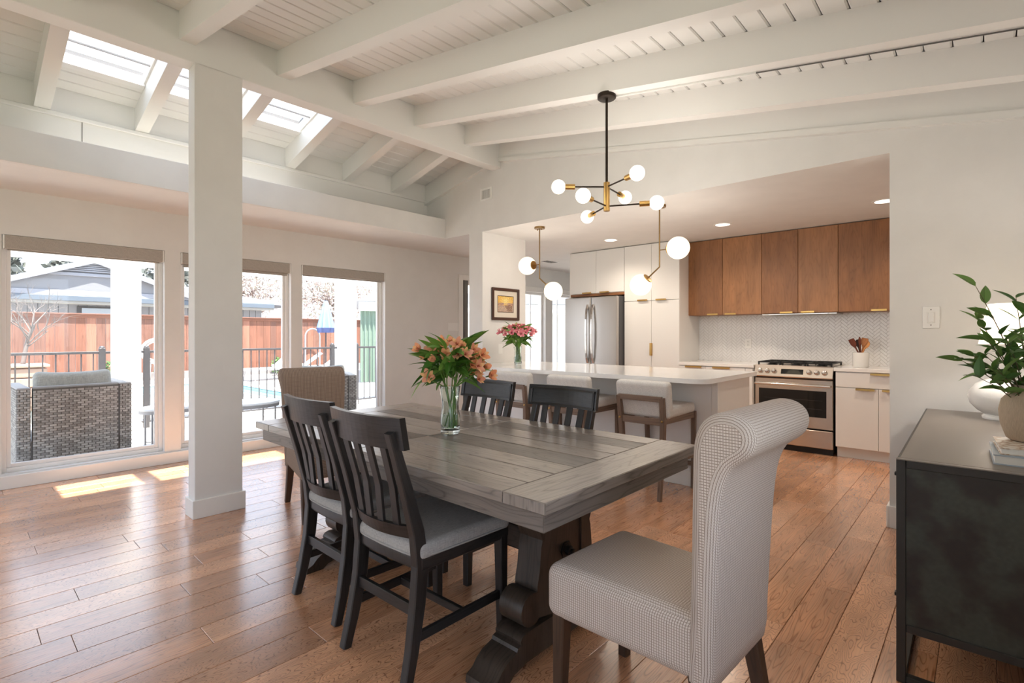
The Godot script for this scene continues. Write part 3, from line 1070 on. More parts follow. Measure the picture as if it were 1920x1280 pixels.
func plate(called: String, label: String, at: Vector3, turn: float, kind: String) -> void:
	# local: the plate faces -x
	var o := thing(called, label, "outlet" if called == "outlet" else "light switch", at, turn)
	var w := 0.038 if kind != "switch4" else 0.105
	if kind == "switch":
		w = 0.042
	var h := 0.06 if kind != "switch" else 0.068
	part("plate", one(Vector3(-0.006, -h, -w), Vector3(0, h, w), 0.002), M["plastic white"], o)
	if kind == "switch":
		part("rocker_frame", one(Vector3(-0.008, -0.036, -0.019), Vector3(-0.005, 0.036, 0.019), 0.001), M["trim paint"], o)
		part("rocker", one(Vector3(-0.012, -0.03, -0.014), Vector3(-0.007, 0.03, 0.014), 0.002), M["plastic white"], o)
		for y in [-0.048, 0.048]:
			part("screw", one(Vector3(-0.007, y - 0.003, -0.003), Vector3(-0.0055, y + 0.003, 0.003)), M["vent shadow"], o)
	elif kind == "switch4":
		for k in 4:
			part("rocker", one(Vector3(-0.011, -0.033, -0.085 + k * 0.046), Vector3(-0.006, 0.033, -0.053 + k * 0.046), 0.002), M["plastic white"], o)
	else:
		for y in [-0.02, 0.02]:
			part("socket", one(Vector3(-0.009, y - 0.014, -0.016), Vector3(-0.005, y + 0.014, 0.016), 0.002), M["plastic white"], o)
			for z in [-0.006, 0.006]:
				part("slot", one(Vector3(-0.0096, y - 0.005, z - 0.0015), Vector3(-0.0085, y + 0.005, z + 0.0015)), M["vent shadow"], o)


func build_fridge() -> void:
	var f := thing("refrigerator", "stainless steel french-door refrigerator between white cabinets", "refrigerator", Vector3(6.0, 0, -3.975))
	part("cabinet", one(Vector3(0.0, 0.02, -0.44), Vector3(0.68, 1.765, 0.415), 0.004), M["asphalt grey"], f)
	for s in [-1.0, 1.0]:
		var z0 := -0.44 if s < 0 else 0.003
		var z1 := -0.003 if s < 0 else 0.415
		var d := Shape.new()
		d.span(Vector3(-0.06, 0.72, z0), Vector3(-0.004, 1.765, z1), 0.012)
		var door := part("door", d, M["steel"], f)
		# bowed handle
		var path := []
		for k in 13:
			var t := k / 12.0
			path.append(Vector3(-0.065 - 0.05 * sin(t * PI) ** 0.5, lerpf(0.86, 1.66, t), (-0.045 if s < 0 else 0.045)))
		var h := Shape.new()
		h.bar(path, Vector3.BACK, 0.028, 0.016)
		part("handle", h, M["polished steel"], door)
	var fr := part("freezer_drawer", one(Vector3(-0.06, 0.05, -0.44), Vector3(-0.004, 0.71, 0.415), 0.012), M["steel"], f)
	var hh := Shape.new()
	hh.bar([Vector3(-0.065, 0.6, -0.36), Vector3(-0.11, 0.6, -0.3), Vector3(-0.11, 0.6, 0.28), Vector3(-0.065, 0.6, 0.34)], Vector3.UP, 0.026, 0.016)
	part("handle", hh, M["polished steel"], fr)


func build_splash() -> void:
	var splash := setting("wall_splash", one(Vector3(6.706, 0.912, -2.773), Vector3(6.72, 1.495, -0.1)), M["splash grout"])
	var l := 0.084
	var w := 0.028
	var tiles := []
	# herringbone turned by 45 degrees: pairs of tiles at right angles, stepping along the diagonal
	for i in range(-60, 60):
		for j in range(-30, 30):
			for k in 2:
				var p := Vector2(i * w + j * l, i * w - j * l)      # lattice of the pattern
				var c := p + (Vector2(l * 0.5, w * 0.5) if k == 0 else Vector2(w * 0.5 + 0.0, w + l * 0.5))
				var d := (Vector2.RIGHT if k == 0 else Vector2.DOWN)
				var q := c.rotated(PI / 4)
				var a := d.rotated(PI / 4)
				var at := Vector2(-1.45 + q.x, 1.2 + q.y)
				if at.x < -2.80 or at.x > -0.3 or at.y < 0.89 or at.y > 1.51:
					continue
				tiles.append([at, a])
	tiles.sort_custom(func(p, q): return p[0].x > q[0].x)
	var unit := [Shape.new(), Shape.new()]
	unit[0].box(Vector3.ZERO, Vector3(0.005, w - 0.0022, l - 0.0022), 0.0012)
	var mesh_: ArrayMesh = unit[0].mesh()
	var rest := Shape.new()
	for k in tiles.size():
		var at: Vector2 = tiles[k][0]
		var a: Vector2 = tiles[k][1]
		# local z runs along the tile
		var zz := Vector3(0, a.y, a.x)
		var yy := Vector3(0, a.x, -a.y)
		var t := Transform3D(Basis(yy.cross(zz), yy, zz), Vector3(6.7045, at.y, at.x))
		if k < 290:
			part("tile", mesh_, M["splash tile"], splash, t)
		else:
			rest.xf = t
			rest.box(Vector3.ZERO, Vector3(0.005, w - 0.0022, l - 0.0022), 0.0012)
	if rest.v.size():
		part("tile_rest", rest, M["splash tile"], splash).set_meta("kind", "stuff")


func build_range() -> void:
	var r := thing("gas_range", "stainless steel slide-in gas range with six knobs and a black oven window", "range", Vector3(6.12, 0, -1.5075))
	var st: Material = M["warm steel"]
	part("body", one(Vector3(0.03, 0.03, -0.378), Vector3(0.58, 0.88, 0.378)), M["black metal"], r)
	part("cooktop", one(Vector3(-0.01, 0.885, -0.385), Vector3(0.58, 0.915, 0.385), 0.006), st, r)
	# sloping control panel
	var p := Shape.new()
	p.extrude(PackedVector2Array([Vector2(-0.045, 0.79), Vector2(-0.05, 0.80), Vector2(-0.012, 0.905), Vector2(0.03, 0.905), Vector2(0.03, 0.79)]), 0.756)
	var panel := part("control_panel", p, st, r)
	var lean := Basis(Vector3.BACK, -atan2(0.038, 0.105))
	var mid := Vector3(-0.0315, 0.852, 0)
	var scr := Shape.new()
	scr.box(mid, Vector3(0.006, 0.055, 0.215), 0.001, lean)
	part("display", scr, M["black glass"], panel)
	for z in [-0.315, -0.245, -0.175, 0.165, 0.235, 0.305]:
		var k := Shape.new()
		k.lathe([Vector2(0, 0), Vector2(0.027, 0), Vector2(0.027, 0.008), Vector2(0.021, 0.012), Vector2(0.019, 0.034), Vector2(0.016, 0.038), Vector2(0, 0.038)], 18, Transform3D(lean * Basis(Vector3.BACK, PI / 2), mid + Vector3(-0.002, 0.0, z)))
		k.box(mid + lean * Vector3(-0.036, 0.004, 0) + Vector3(0, 0, z), Vector3(0.008, 0.034, 0.007), 0.002, lean)
		part("knob", k, M["polished steel"], panel)
	# oven door
	var door := part("oven_door", one(Vector3(-0.025, 0.265, -0.377), Vector3(0.028, 0.775, 0.377), 0.006), st, r)
	part("window", one(Vector3(-0.0275, 0.385, -0.335), Vector3(-0.024, 0.66, 0.32), 0.001), M["black glass"], door)
	for y in [0.47, 0.56]:
		part("oven_rack", one(Vector3(-0.0279, y - 0.001, -0.28), Vector3(-0.0272, y + 0.001, 0.28)), M["asphalt grey"], door)
	var h := Shape.new()
	h.tube([Vector3(-0.075, 0.715, -0.362), Vector3(-0.075, 0.715, 0.362)], 0.014, 12)
	for z in [-0.34, 0.34]:
		h.box(Vector3(-0.05, 0.715, z), Vector3(0.05, 0.018, 0.02), 0.003)
	part("handle", h, M["polished steel"], door)
	part("drawer", one(Vector3(-0.022, 0.065, -0.377), Vector3(0.028, 0.25, 0.377), 0.006), st, r)
	part("foot_plate", one(Vector3(0.02, 0.0, -0.37), Vector3(0.05, 0.06, 0.37)), M["black metal"], r)
	# cast iron grates with burners
	for z in [-0.245, 0.0, 0.245]:
		var g := Shape.new()
		for e in [-0.112, 0.112]:
			g.box(Vector3(0.28, 0.945, z + e), Vector3(0.5, 0.014, 0.012), 0.003)
		for x in [0.035, 0.28, 0.525]:
			g.box(Vector3(x, 0.945, z), Vector3(0.012, 0.014, 0.236), 0.003)
		for x in [0.16, 0.40]:
			for q in 4:
				var a := q * PI / 2 + PI / 4
				g.box(Vector3(x + cos(a) * 0.07, 0.948, z + sin(a) * 0.07), Vector3(0.085, 0.012, 0.01), 0.002, Basis(Vector3.UP, -a))
		for x in [0.04, 0.52]:
			for e in [-0.11, 0.11]:
				g.box(Vector3(x, 0.926, z + e), Vector3(0.014, 0.03, 0.014))
		part("grate", g, M["black iron"], r)
		for x in [0.16, 0.40]:
			var b := Shape.new()
			b.lathe([Vector2(0, 0.914), Vector2(0.05, 0.914), Vector2(0.05, 0.922), Vector2(0.034, 0.924), Vector2(0.034, 0.934), Vector2(0, 0.934)], 18, Transform3D(Basis(), Vector3(x, 0, z)))
			part("burner", b, M["black iron"], r)


func build_island() -> void:
	var i := thing("kitchen_island", "white island base with a plain front and baseboard behind the stools", "island", Vector3(GABLE_X, 0, -2.9))
	part("body", one(Vector3(0.0, 0.0, -1.325), Vector3(0.757, 0.88, 1.33), 0.002), M["white paint"], i)
	part("baseboard", one(Vector3(-0.014, 0.0, -1.325), Vector3(0.0, 0.13, 1.344), 0.003), M["trim paint"], i)
	part("end_panel", one(Vector3(0.0, 0.0, 1.33), Vector3(0.757, 0.88, 1.345), 0.002), M["white lacquer"], i)
	part("corner_strip", one(Vector3(-0.006, 0.13, 1.30), Vector3(0.012, 0.88, 1.349), 0.002), M["trim paint"], i)
	for z in [[-1.2, -0.4], [-0.4, 0.4], [0.4, 1.28]]:
		part("door", one(Vector3(0.757, 0.11, z[0] + 0.002), Vector3(0.776, 0.87, z[1] - 0.002), 0.0015), M["white lacquer"], i)
	var s := Shape.new()
	s.extrude(PackedVector2Array([Vector2(3.74, -4.228), Vector2(3.74, -1.60), Vector2(3.765, -1.535), Vector2(3.83, -1.50), Vector2(4.905, -1.50), Vector2(4.905, -4.228)]), 0.036, Transform3D(Basis(Vector3.RIGHT, PI / 2), Vector3(0, 0.899, 0)), 0.3)
	solid("island_countertop", s, M["quartz"], "long white quartz top of the island with a pink bouquet on it", "countertop")


func build_crock() -> void:
	var at := Vector3(6.36, 0.912, -0.93)
	var s := Shape.new()
	s.lathe([Vector2(0, 0.0), Vector2(0.068, 0.0), Vector2(0.072, 0.004), Vector2(0.074, 0.15), Vector2(0.07, 0.153), Vector2(0.066, 0.15), Vector2(0.064, 0.012), Vector2(0, 0.012)], 28)
	var c := solid("utensil_crock", s, M["white ceramic"], "white ceramic crock of wooden spoons beside the range", "crock")
	c.position = at
	var kinds := [["wooden_spatula", "red-brown wooden spatula leaning in the crock", "red spoon wood", Vector2(-0.11, -0.02), 0.30, 0], ["wooden_spoon", "almost black wooden spoon in the crock", "dark spoon wood", Vector2(-0.035, 0.02), 0.27, 1], ["wooden_spatula", "narrow upright red-brown spatula in the crock", "red spoon wood", Vector2(-0.005, -0.03), 0.30, 2], ["wooden_spoon", "light brown wooden turner in the crock", "brown spoon wood", Vector2(0.055, 0.0), 0.29, 3], ["wooden_spoon", "pale yellow wooden spoon in the crock", "pale spoon wood", Vector2(0.10, 0.02), 0.27, 1]]
	for k in kinds:
		var lean: Vector2 = k[3]
		var foot := Vector3(-lean.y * 0.4, 0.02, -lean.x * 0.35)
		var dir := Vector3(lean.y * 0.8 - 0.03, 0.25, lean.x).normalized()
		var top: Vector3 = foot + dir * k[4]
		var u := Shape.new()
		u.tube([foot, foot.lerp(top, 0.55), foot.lerp(top, 0.75)], [0.006, 0.007, 0.008], 8)
		var side := dir.cross(Vector3.RIGHT).normalized()
		var wide: Array = [[0.016, 0.05, 0.056, 0.05], [0.016, 0.052, 0.055, 0.02], [0.014, 0.022, 0.022, 0.008], [0.018, 0.045, 0.066, 0.055]][k[5]]
		u.bar([foot.lerp(top, 0.68), foot.lerp(top, 0.80), foot.lerp(top, 0.92), top], side, wide, 0.009)
		var o := solid(k[0], u, M[k[2]], k[1], "spoon" if k[0] == "wooden_spoon" else "spatula", "cooking utensils in the crock")
		o.position = at


# ---------------------------------------------------------------- dining table
func build_table() -> void:
	var mid := Vector3(1.703, 0, -1.985)
	var t := thing("dining_table", "long grey-brown plank dining table on trestle pedestals", "table", mid)
	var wood_: Material = M["table wood"]
	var dark: Material = M["table wood dark"]
	var hx := 0.539
	var hz := 1.05
	var y0 := 0.722
	var y1 := 0.76
	var plank := func(x0: float, x1: float, z0: float, z1: float, drop: float, m: Material) -> void:
		var s := Shape.new()
		s.shift = Vector2(rng.randf() * 3.0, rng.randf() * 3.0)
		s.span(Vector3(x0 + 0.0012, y0, z0 + 0.0012), Vector3(x1 - 0.0012, y1 - drop, z1 - 0.0012), 0.003)
		part("plank", s, m, t)
	# end boards across, side boards and inner planks along; the top parts in the middle
	for s in [-1.0, 1.0]:
		var za := minf(s * hz, s * (hz - 0.175))
		plank.call(-hx, hx, za, za + 0.175, 0.0, wood_)
		var z0 := 0.0 if s > 0 else -(hz - 0.175)
		var z1 := hz - 0.175 if s > 0 else 0.0
		plank.call(-hx, -hx + 0.13, z0, z1, 0.0, wood_)
		plank.call(hx - 0.13, hx, z0, z1, 0.0, wood_)
		var x := -hx + 0.13
		var widths := [0.142, 0.128, 0.15, 0.126, 0.14, 0.132]
		for k in 6:
			var w: float = widths[k if s > 0 else 5 - k]
			plank.call(x, x + w, z0, z1, [0.0008, 0.0, 0.0015, 0.0004, 0.0, 0.001][k], wood_ if (k + int(s)) % 3 else dark)
			x += w
	part("apron", one(Vector3(-hx + 0.03, 0.655, -hz + 0.03), Vector3(hx - 0.03, 0.721, hz - 0.03), 0.003), dark, t)
	# trestle pedestals
	var pw: Material = M["pedestal wood"]
	for s in [-1.0, 1.0]:
		var zc: float = s * 0.675
		var block := part("pedestal", one(Vector3(-0.11, 0.13, zc - 0.05), Vector3(0.11, 0.655, zc + 0.05), 0.004), pw, t)
		for m in [-1.0, 1.0]:
			var pts := PackedVector2Array([Vector2(0.10, 0.652), Vector2(0.165, 0.652), Vector2(0.178, 0.62), Vector2(0.19, 0.575), Vector2(0.188, 0.53), Vector2(0.176, 0.49), Vector2(0.16, 0.455), Vector2(0.168, 0.43), Vector2(0.172, 0.39), Vector2(0.178, 0.34), Vector2(0.19, 0.29)])
			for k in 15:
				var a := deg_to_rad(120.0 - k * 18.0)
				pts.append(Vector2(0.222 + 0.062 * cos(a), 0.212 + 0.062 * sin(a)))
			pts.append(Vector2(0.10, 0.15))
			if m < 0:
				for k in pts.size():
					pts[k].x = -pts[k].x
			var b := Shape.new()
			b.extrude(pts, 0.115, Transform3D(Basis(), Vector3(0, 0, zc)), 0.75)
			part("scroll_bracket", b, pw, block)
		var half := [Vector2(0.0, 0.145), Vector2(0.265, 0.145), Vector2(0.285, 0.138), Vector2(0.295, 0.125), Vector2(0.292, 0.112), Vector2(0.31, 0.108), Vector2(0.315, 0.096), Vector2(0.335, 0.09), Vector2(0.365, 0.082), Vector2(0.395, 0.062), Vector2(0.415, 0.04), Vector2(0.445, 0.026), Vector2(0.45, 0.0), Vector2(0.36, 0.0), Vector2(0.33, 0.022), Vector2(0.26, 0.035), Vector2(0.0, 0.035)]
		var foot := PackedVector2Array()
		for q in half:
			foot.append(q)
		for k in range(half.size() - 2, 0, -1):
			foot.append(Vector2(-half[k].x, half[k].y))
		var f := Shape.new()
		f.extrude(foot, 0.13, Transform3D(Basis(), Vector3(0, 0, zc)), 0.75)
		part("foot", f, pw, t)
		var bolt := Shape.new()
		bolt.lathe([Vector2(0, 0), Vector2(0.036, 0), Vector2(0.036, 0.006), Vector2(0.02, 0.008), Vector2(0.02, 0.026), Vector2(0.012, 0.03), Vector2(0.012, 0.04), Vector2(0, 0.042)], 6, Transform3D(Basis(Vector3.RIGHT, s * PI / 2), Vector3(0, 0.37, zc + s * 0.05)))
		part("bolt", bolt, M["black metal"], block)
	part("stretcher", one(Vector3(-0.035, 0.32, -0.625), Vector3(0.035, 0.42, 0.625), 0.004), pw, t)


# ---------------------------------------------------------------- dining chairs
func arc_rail(s: Shape, x: float, y0: float, y1: float, half: float, bow: float, thick: float, lean: float) -> void:
	# rail bowed backwards (towards -x) at its middle; lean shifts its upper edge
	var n := 14
	var ring := []
	for k in n + 1:
		var t := lerpf(-1.0, 1.0, float(k) / n)
		var b := x - bow * (1.0 - t * t)
		ring.append([Vector3(b, y0, t * half), Vector3(b + lean, y1, t * half)])
	for k in n:
		var a: Array = ring[k]
		var c: Array = ring[k + 1]
		var th := Vector3(thick, 0, 0)
		var u0 := float(k) / n * half * 2.0
		var u1 := float(k + 1) / n * half * 2.0
		var h := y1 - y0
		s.quad(a[0], c[0], c[1], a[1], Vector3.LEFT, Vector2(u0, 0), Vector2(u1, 0), Vector2(u1, h), Vector2(u0, h))
		s.quad(a[0] + th, c[0] + th, c[1] + th, a[1] + th, Vector3.RIGHT, Vector2(u0, 0.3), Vector2(u1, 0.3), Vector2(u1, h + 0.3), Vector2(u0, h + 0.3))
		s.quad(a[1], c[1], c[1] + th, a[1] + th, Vector3.UP, Vector2(u0, 0), Vector2(u1, 0), Vector2(u1, 0.02), Vector2(u0, 0.02))
		s.quad(a[0], c[0], c[0] + th, a[0] + th, Vector3.DOWN, Vector2(u0, 0), Vector2(u1, 0), Vector2(u1, 0.02), Vector2(u0, 0.02))
	for k in [0, n]:
		var a: Array = ring[k]
		var th := Vector3(thick, 0, 0)
		s.quad(a[0], a[0] + th, a[1] + th, a[1], Vector3(0, 0, -1.0 if k == 0 else 1.0))


func make_slat_chair(label: String) -> Node3D:
	# faces +x; the origin lies on the floor midway between front and back feet
	var c := thing("dining_chair", label, "chair", Vector3.ZERO, 0.0, "slat-back chairs along the dining table")
	var w: Material = M["chair wood"]
	for s in [-1.0, 1.0]:
		var z: float = s * 0.186
		var p := Shape.new()
		p.bar([Vector3(-0.255, 0.0, z * 1.05), Vector3(-0.225, 0.12, z * 1.03), Vector3(-0.195, 0.28, z), Vector3(-0.182, 0.42, z), Vector3(-0.198, 0.54, z), Vector3(-0.25, 0.72, z), Vector3(-0.312, 0.915, z)], Vector3.BACK, [0.036, 0.037, 0.038, 0.038, 0.036, 0.035, 0.034], [0.036, 0.042, 0.052, 0.056, 0.05, 0.04, 0.032])
		part("back_post", p, w, c)
		p = Shape.new()
		p.bar([Vector3(0.235, 0.0, s * 0.205), Vector3(0.228, 0.415, s * 0.205)], Vector3.BACK, [0.034, 0.044], [0.034, 0.044])
		part("leg", p, w, c)
		p = Shape.new()
		p.bar([Vector3(-0.205, 0.17, s * 0.197), Vector3(0.235, 0.17, s * 0.205)], Vector3.UP, 0.034, 0.018)
		part("stretcher", p, w, c)
	var q := Shape.new()
	q.bar([Vector3(-0.2, 0.255, -0.19), Vector3(-0.2, 0.255, 0.19)], Vector3.UP, 0.042, 0.018)
	part("stretcher", q, w, c)
	q = Shape.new()
	q.bar([Vector3(0.02, 0.17, -0.19), Vector3(0.02, 0.17, 0.19)], Vector3.UP, 0.03, 0.018)
	part("stretcher", q, w, c)
	q = Shape.new()
	arc_rail(q, -0.284, 0.852, 0.965, 0.228, 0.034, 0.024, -0.02)
	var rail := part("crest_rail", q, w, c)
	# shallow raised border on the sitter's side of the crest rail
	for e in [[-0.2605, 0.856], [-0.2755, 0.942]]:
		q = Shape.new()
		arc_rail(q, e[0], e[1], e[1] + 0.011, 0.214, 0.033, 0.004, -0.004)
		part("border", q, w, rail)
	for e in [-0.207, 0.207]:
		q = Shape.new()
		q.bar([Vector3(-0.2655, 0.862, e), Vector3(-0.281, 0.95, e)], Vector3.BACK, 0.012, 0.008)
		part("border", q, w, rail)
	q = Shape.new()
	arc_rail(q, -0.203, 0.515, 0.562, 0.18, 0.04, 0.02, -0.013)
	part("lower_rail", q, w, c)
	for k in 4:
		var z := lerpf(-0.118, 0.118, k / 3.0)
		var b := 0.034 * (1.0 - pow(z / 0.24, 2.0))
		q = Shape.new()
		q.bar([Vector3(-0.203 - 0.04 * (1.0 - pow(z / 0.18, 2.0)), 0.55, z * 0.94), Vector3(-0.225 - b, 0.70, z), Vector3(-0.27 - b, 0.86, z * 1.04)], Vector3.BACK, 0.036, 0.012)
		part("slat", q, w, c)
	# seat: wooden frame and a linen cushion, broader in front
	var widen := func(p: Vector3) -> Vector3:
		var k := 1.0 + (p.x) * 0.22
		var dome := maxf(0.0, p.y) * 0.5 * (1.0 - pow(p.x / 0.25, 2.0)) * (1.0 - pow(p.z / 0.24, 2.0))
		return Vector3(p.x + 0.012 * (1.0 - pow(p.z / 0.23, 2.0)) * signf(p.x), p.y + dome, p.z * k)
	q = Shape.new()
	q.soft(Vector3(0.45, 0.052, 0.435), 0.012, Transform3D(Basis(), Vector3(0.03, 0.425, 0)), widen)
	part("seat_frame", q, w, c)
	q = Shape.new()
	q.soft(Vector3(0.462, 0.062, 0.448), 0.026, Transform3D(Basis(), Vector3(0.03, 0.468, 0)), widen, 7)
	var seat := part("seat", q, M["seat linen"], c)
	var ring := []
	for k in 41:
		var a := TAU * k / 40.0
		var e := Vector3(signf(cos(a)) * pow(absf(cos(a)), 0.28) * 0.232, 0, signf(sin(a)) * pow(absf(sin(a)), 0.28) * 0.226)
		ring.append(widen.call(e) + Vector3(0.03, 0.454, 0))
	q = Shape.new()
	q.tube(ring, 0.004, 6, false)
	part("welt", q, M["seat linen"], seat)
	return c


func loft_profile(s: Shape, outline: Array, width: float, r: float, at: Transform3D, low := 1.0, high := 1.0) -> void:
	# closed (z, y) outline carried along x with rounded ends
	var m := outline.size()
	var nor := []
	for k in m:
		var e: Vector2 = outline[(k + 1) % m] - outline[posmod(k - 1, m)]
		nor.append(Vector2(e.y, -e.x).normalized())
	var xs := []
	for k in 6:
		var a := PI / 2 * k / 5.0
		xs.append([-width * 0.5 + r * (1.0 - sin(a)), r * (1.0 - cos(a))])
	xs.reverse()
	for k in range(1, 10):
		xs.append([lerpf(-width * 0.5 + r, width * 0.5 - r, k / 10.0), 0.0])
	for k in 6:
		var a := PI / 2 * k / 5.0
		xs.append([width * 0.5 - r * (1.0 - sin(a)), r * (1.0 - cos(a))])
	var rows := []
	for x in xs:
		var line := []
		for k in m + 1:
			var q: Vector2 = outline[k % m] - nor[k % m] * x[1]
			line.append(Vector3(x[0] * lerpf(low, high, clampf((q.y - 0.3) / 0.75, 0, 1)), q.y, q.x))
		rows.append(line)
	var keep := s.xf
	s.xf = s.xf * at
	s.sheet(rows, false, false, true, Vector2.ONE, true)
	for e in [0, rows.size() - 1]:
		var poly := PackedVector2Array()
		for k in m:
			poly.append(Vector2(rows[e][k].z, rows[e][k].y))
		var idx := Geometry2D.triangulate_polygon(poly)
		for k in range(0, idx.size(), 3):
			s.tri(rows[e][idx[k]], rows[e][idx[k + 1]], rows[e][idx[k + 2]], Vector3(-1.0 if e == 0 else 1.0, 0, 0), poly[idx[k]], poly[idx[k + 1]], poly[idx[k + 2]])
	s.xf = keep


func make_slip_chair(label: String, cloth: Material) -> Node3D:
	# parsons chair in a knitted cover, faces -z; the origin lies on the floor under the seat
	var c := thing("slipcovered_chair", label, "chair", Vector3.ZERO, 0.0, "slipcovered chairs at the ends of the dining table")
	var w := 0.465
	var sag := func(p: Vector3) -> Vector3:
		var k := 1.0 - 0.055 * (p.z / 0.26 + 1.0)
		return Vector3(p.x * k, p.y + (0.018 * (1.0 - pow(p.x / 0.235, 2.0)) * (1.0 - pow(p.z / 0.27, 2.0)) if p.y > 0 else 0.0), p.z)
	var s := Shape.new()
	s.soft(Vector3(w, 0.18, 0.54), 0.042, Transform3D(Basis(), Vector3(0, 0.39, -0.015)), sag, 8)
	part("seat", s, cloth, c)
	# back: side outline with the rolled top
	var o := [Vector2(0.212, 0.30), Vector2(0.278, 0.295), Vector2(0.287, 0.42), Vector2(0.292, 0.55), Vector2(0.298, 0.68), Vector2(0.306, 0.79), Vector2(0.318, 0.86), Vector2(0.34, 0.908), Vector2(0.37, 0.932), Vector2(0.392, 0.956), Vector2(0.401, 0.988), Vector2(0.393, 1.02), Vector2(0.368, 1.042), Vector2(0.334, 1.05), Vector2(0.298, 1.044), Vector2(0.266, 1.022), Vector2(0.246, 0.985), Vector2(0.237, 0.94), Vector2(0.234, 0.87), Vector2(0.231, 0.78), Vector2(0.228, 0.68), Vector2(0.224, 0.58), Vector2(0.22, 0.48), Vector2(0.215, 0.40)]
	var fine := []
	for k in o.size():
		var a: Vector2 = o[posmod(k - 1, o.size())]
		var b: Vector2 = o[k]
		var d: Vector2 = o[(k + 1) % o.size()]
		var e: Vector2 = o[(k + 2) % o.size()]
		fine.append(b)
		fine.append(b.cubic_interpolate(d, a, e, 0.5))
	s = Shape.new()
	loft_profile(s, fine, w, 0.028, Transform3D.IDENTITY, 0.9, 1.02)
	part("back", s, cloth, c)
	for x in [-0.195, 0.195]:
		var l := Shape.new()
		l.bar([Vector3(x, 0.0, -0.245), Vector3(x, 0.32, -0.235)], Vector3.RIGHT, [0.036, 0.05], [0.036, 0.05])
		part("leg", l, M["slip leg wood"], c)
		l = Shape.new()
		l.bar([Vector3(x * 0.93, 0.0, 0.31), Vector3(x * 0.92, 0.14, 0.268), Vector3(x * 0.9, 0.32, 0.235)], Vector3.RIGHT, [0.036, 0.042, 0.05], [0.036, 0.044, 0.052])
		part("leg", l, M["slip leg wood"], c)
	return c


func build_chairs() -> void:
	var a := make_slat_chair("dark slat-back chair with its back to the room, seat nearest the waffle-knit chair")
	a.position = Vector3(1.325, 0, -1.69)
	a.rotation.y = 0.02
	copy(a, "dining_chair", Vector3(1.38, 0, -2.245), -0.015, "dark slat-back chair with its back to the room, nearest the white column")
	copy(a, "dining_chair", Vector3(1.985, 0, -1.70), PI + 0.015, "dark slat-back chair on the stool side, opposite the grey linen seat")
	copy(a, "dining_chair", Vector3(1.995, 0, -2.30), PI - 0.01, "dark slat-back chair on the stool side, behind the orange bouquet")
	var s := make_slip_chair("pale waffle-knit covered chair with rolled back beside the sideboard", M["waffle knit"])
	s.position = Vector3(1.575, 0, -0.80)
	s.rotation.y = -0.05
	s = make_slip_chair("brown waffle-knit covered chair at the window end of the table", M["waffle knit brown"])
	s.position = Vector3(1.82, 0, -3.50)
	s.rotation.y = PI - 0.2
	s.scale.y = 0.95


# ---------------------------------------------------------------- counter stools
func build_stools() -> void:
	var names := ["white upholstered counter stool at the island's free end", "middle white upholstered counter stool at the island", "white upholstered counter stool nearest the framed painting"]
	var first: Node3D
	for k in 3:
		var at := Vector3(3.86, 0, [-1.94, -2.65, -3.30][k])
		if k > 0:
			copy(first, "counter_stool", at, 0.0, names[k])
			continue
		var c := thing("counter_stool", names[0], "stool", at, 0.0, "counter stools at the island")
		first = c
		var w: Material = M["stool wood"]
		for s in [-1.0, 1.0]:
			var p := Shape.new()
			p.bar([Vector3(-0.275, 0.0, s * 0.155), Vector3(-0.255, 0.4, s * 0.17), Vector3(-0.262, 0.6, s * 0.178), Vector3(-0.29, 0.775, s * 0.182)], Vector3.BACK, [0.03, 0.036, 0.038, 0.036], [0.03, 0.04, 0.042, 0.034])
			part("back_post", p, w, c)
			p = Shape.new()
			p.bar([Vector3(0.215, 0.0, s * 0.2), Vector3(0.225, 0.35, s * 0.205), Vector3(0.215, 0.63, s * 0.21)], Vector3.BACK, [0.022, 0.032, 0.034], [0.022, 0.036, 0.036])
			part("leg", p, w, c)
			p = Shape.new()
			p.bar([Vector3(-0.26, 0.60, s * 0.182), Vector3(0.215, 0.605, s * 0.21)], Vector3.UP, 0.05, 0.022)
			part("side_rail", p, w, c)
			p = Shape.new()
			p.bar([Vector3(-0.258, 0.27, s * 0.172), Vector3(0.222, 0.27, s * 0.205)], Vector3.UP, 0.03, 0.02)
			part("stretcher", p, w, c)
			p = Shape.new()
			p.lathe([Vector2(0, 0), Vector2(0.009, 0), Vector2(0.007, 0.004), Vector2(0, 0.005)], 10, Transform3D(Basis(Vector3.BACK, PI / 2), Vector3(-0.284, 0.60, s * 0.178)))
			part("bolt", p, M["brass"], c)
		for q in [[-0.29, 0.765, 0.182, 0.04], [-0.262, 0.59, 0.178, 0.05], [0.222, 0.2, 0.2, 0.035]]:
			var p := Shape.new()
			p.bar([Vector3(q[0], q[1], -q[2]), Vector3(q[0], q[1], q[2])], Vector3.UP, q[3], 0.024)
			part("cross_rail", p, w, c)
		var s1 := Shape.new()
		s1.soft(Vector3(0.46, 0.085, 0.44), 0.03, Transform3D(Basis(), Vector3(0.005, 0.66, 0)), null, 4)
		part("seat", s1, M["stool linen"], c)
		s1 = Shape.new()
		s1.soft(Vector3(0.085, 0.28, 0.45), 0.032, Transform3D(Basis(Vector3.BACK, 0.13), Vector3(-0.225, 0.755, 0)), null, 4)
		part("backrest", s1, M["stool linen"], c)


# ---------------------------------------------------------------- lamps and wall pieces
const ACROSS := Vector3(0.675, 0, 0.737)     # two level directions at right angles, diagonal to the walls
const AWAY := Vector3(0.737, 0, -0.675)
const LAMP_TINT := Color(1.0, 0.97, 0.94)

func glow(called: String, c: Color, e: float) -> StandardMaterial3D:
	var m := paint(called, c, 0.4)
	m.emission_enabled = true
	m.emission = c
	m.emission_energy_multiplier = e
	return m


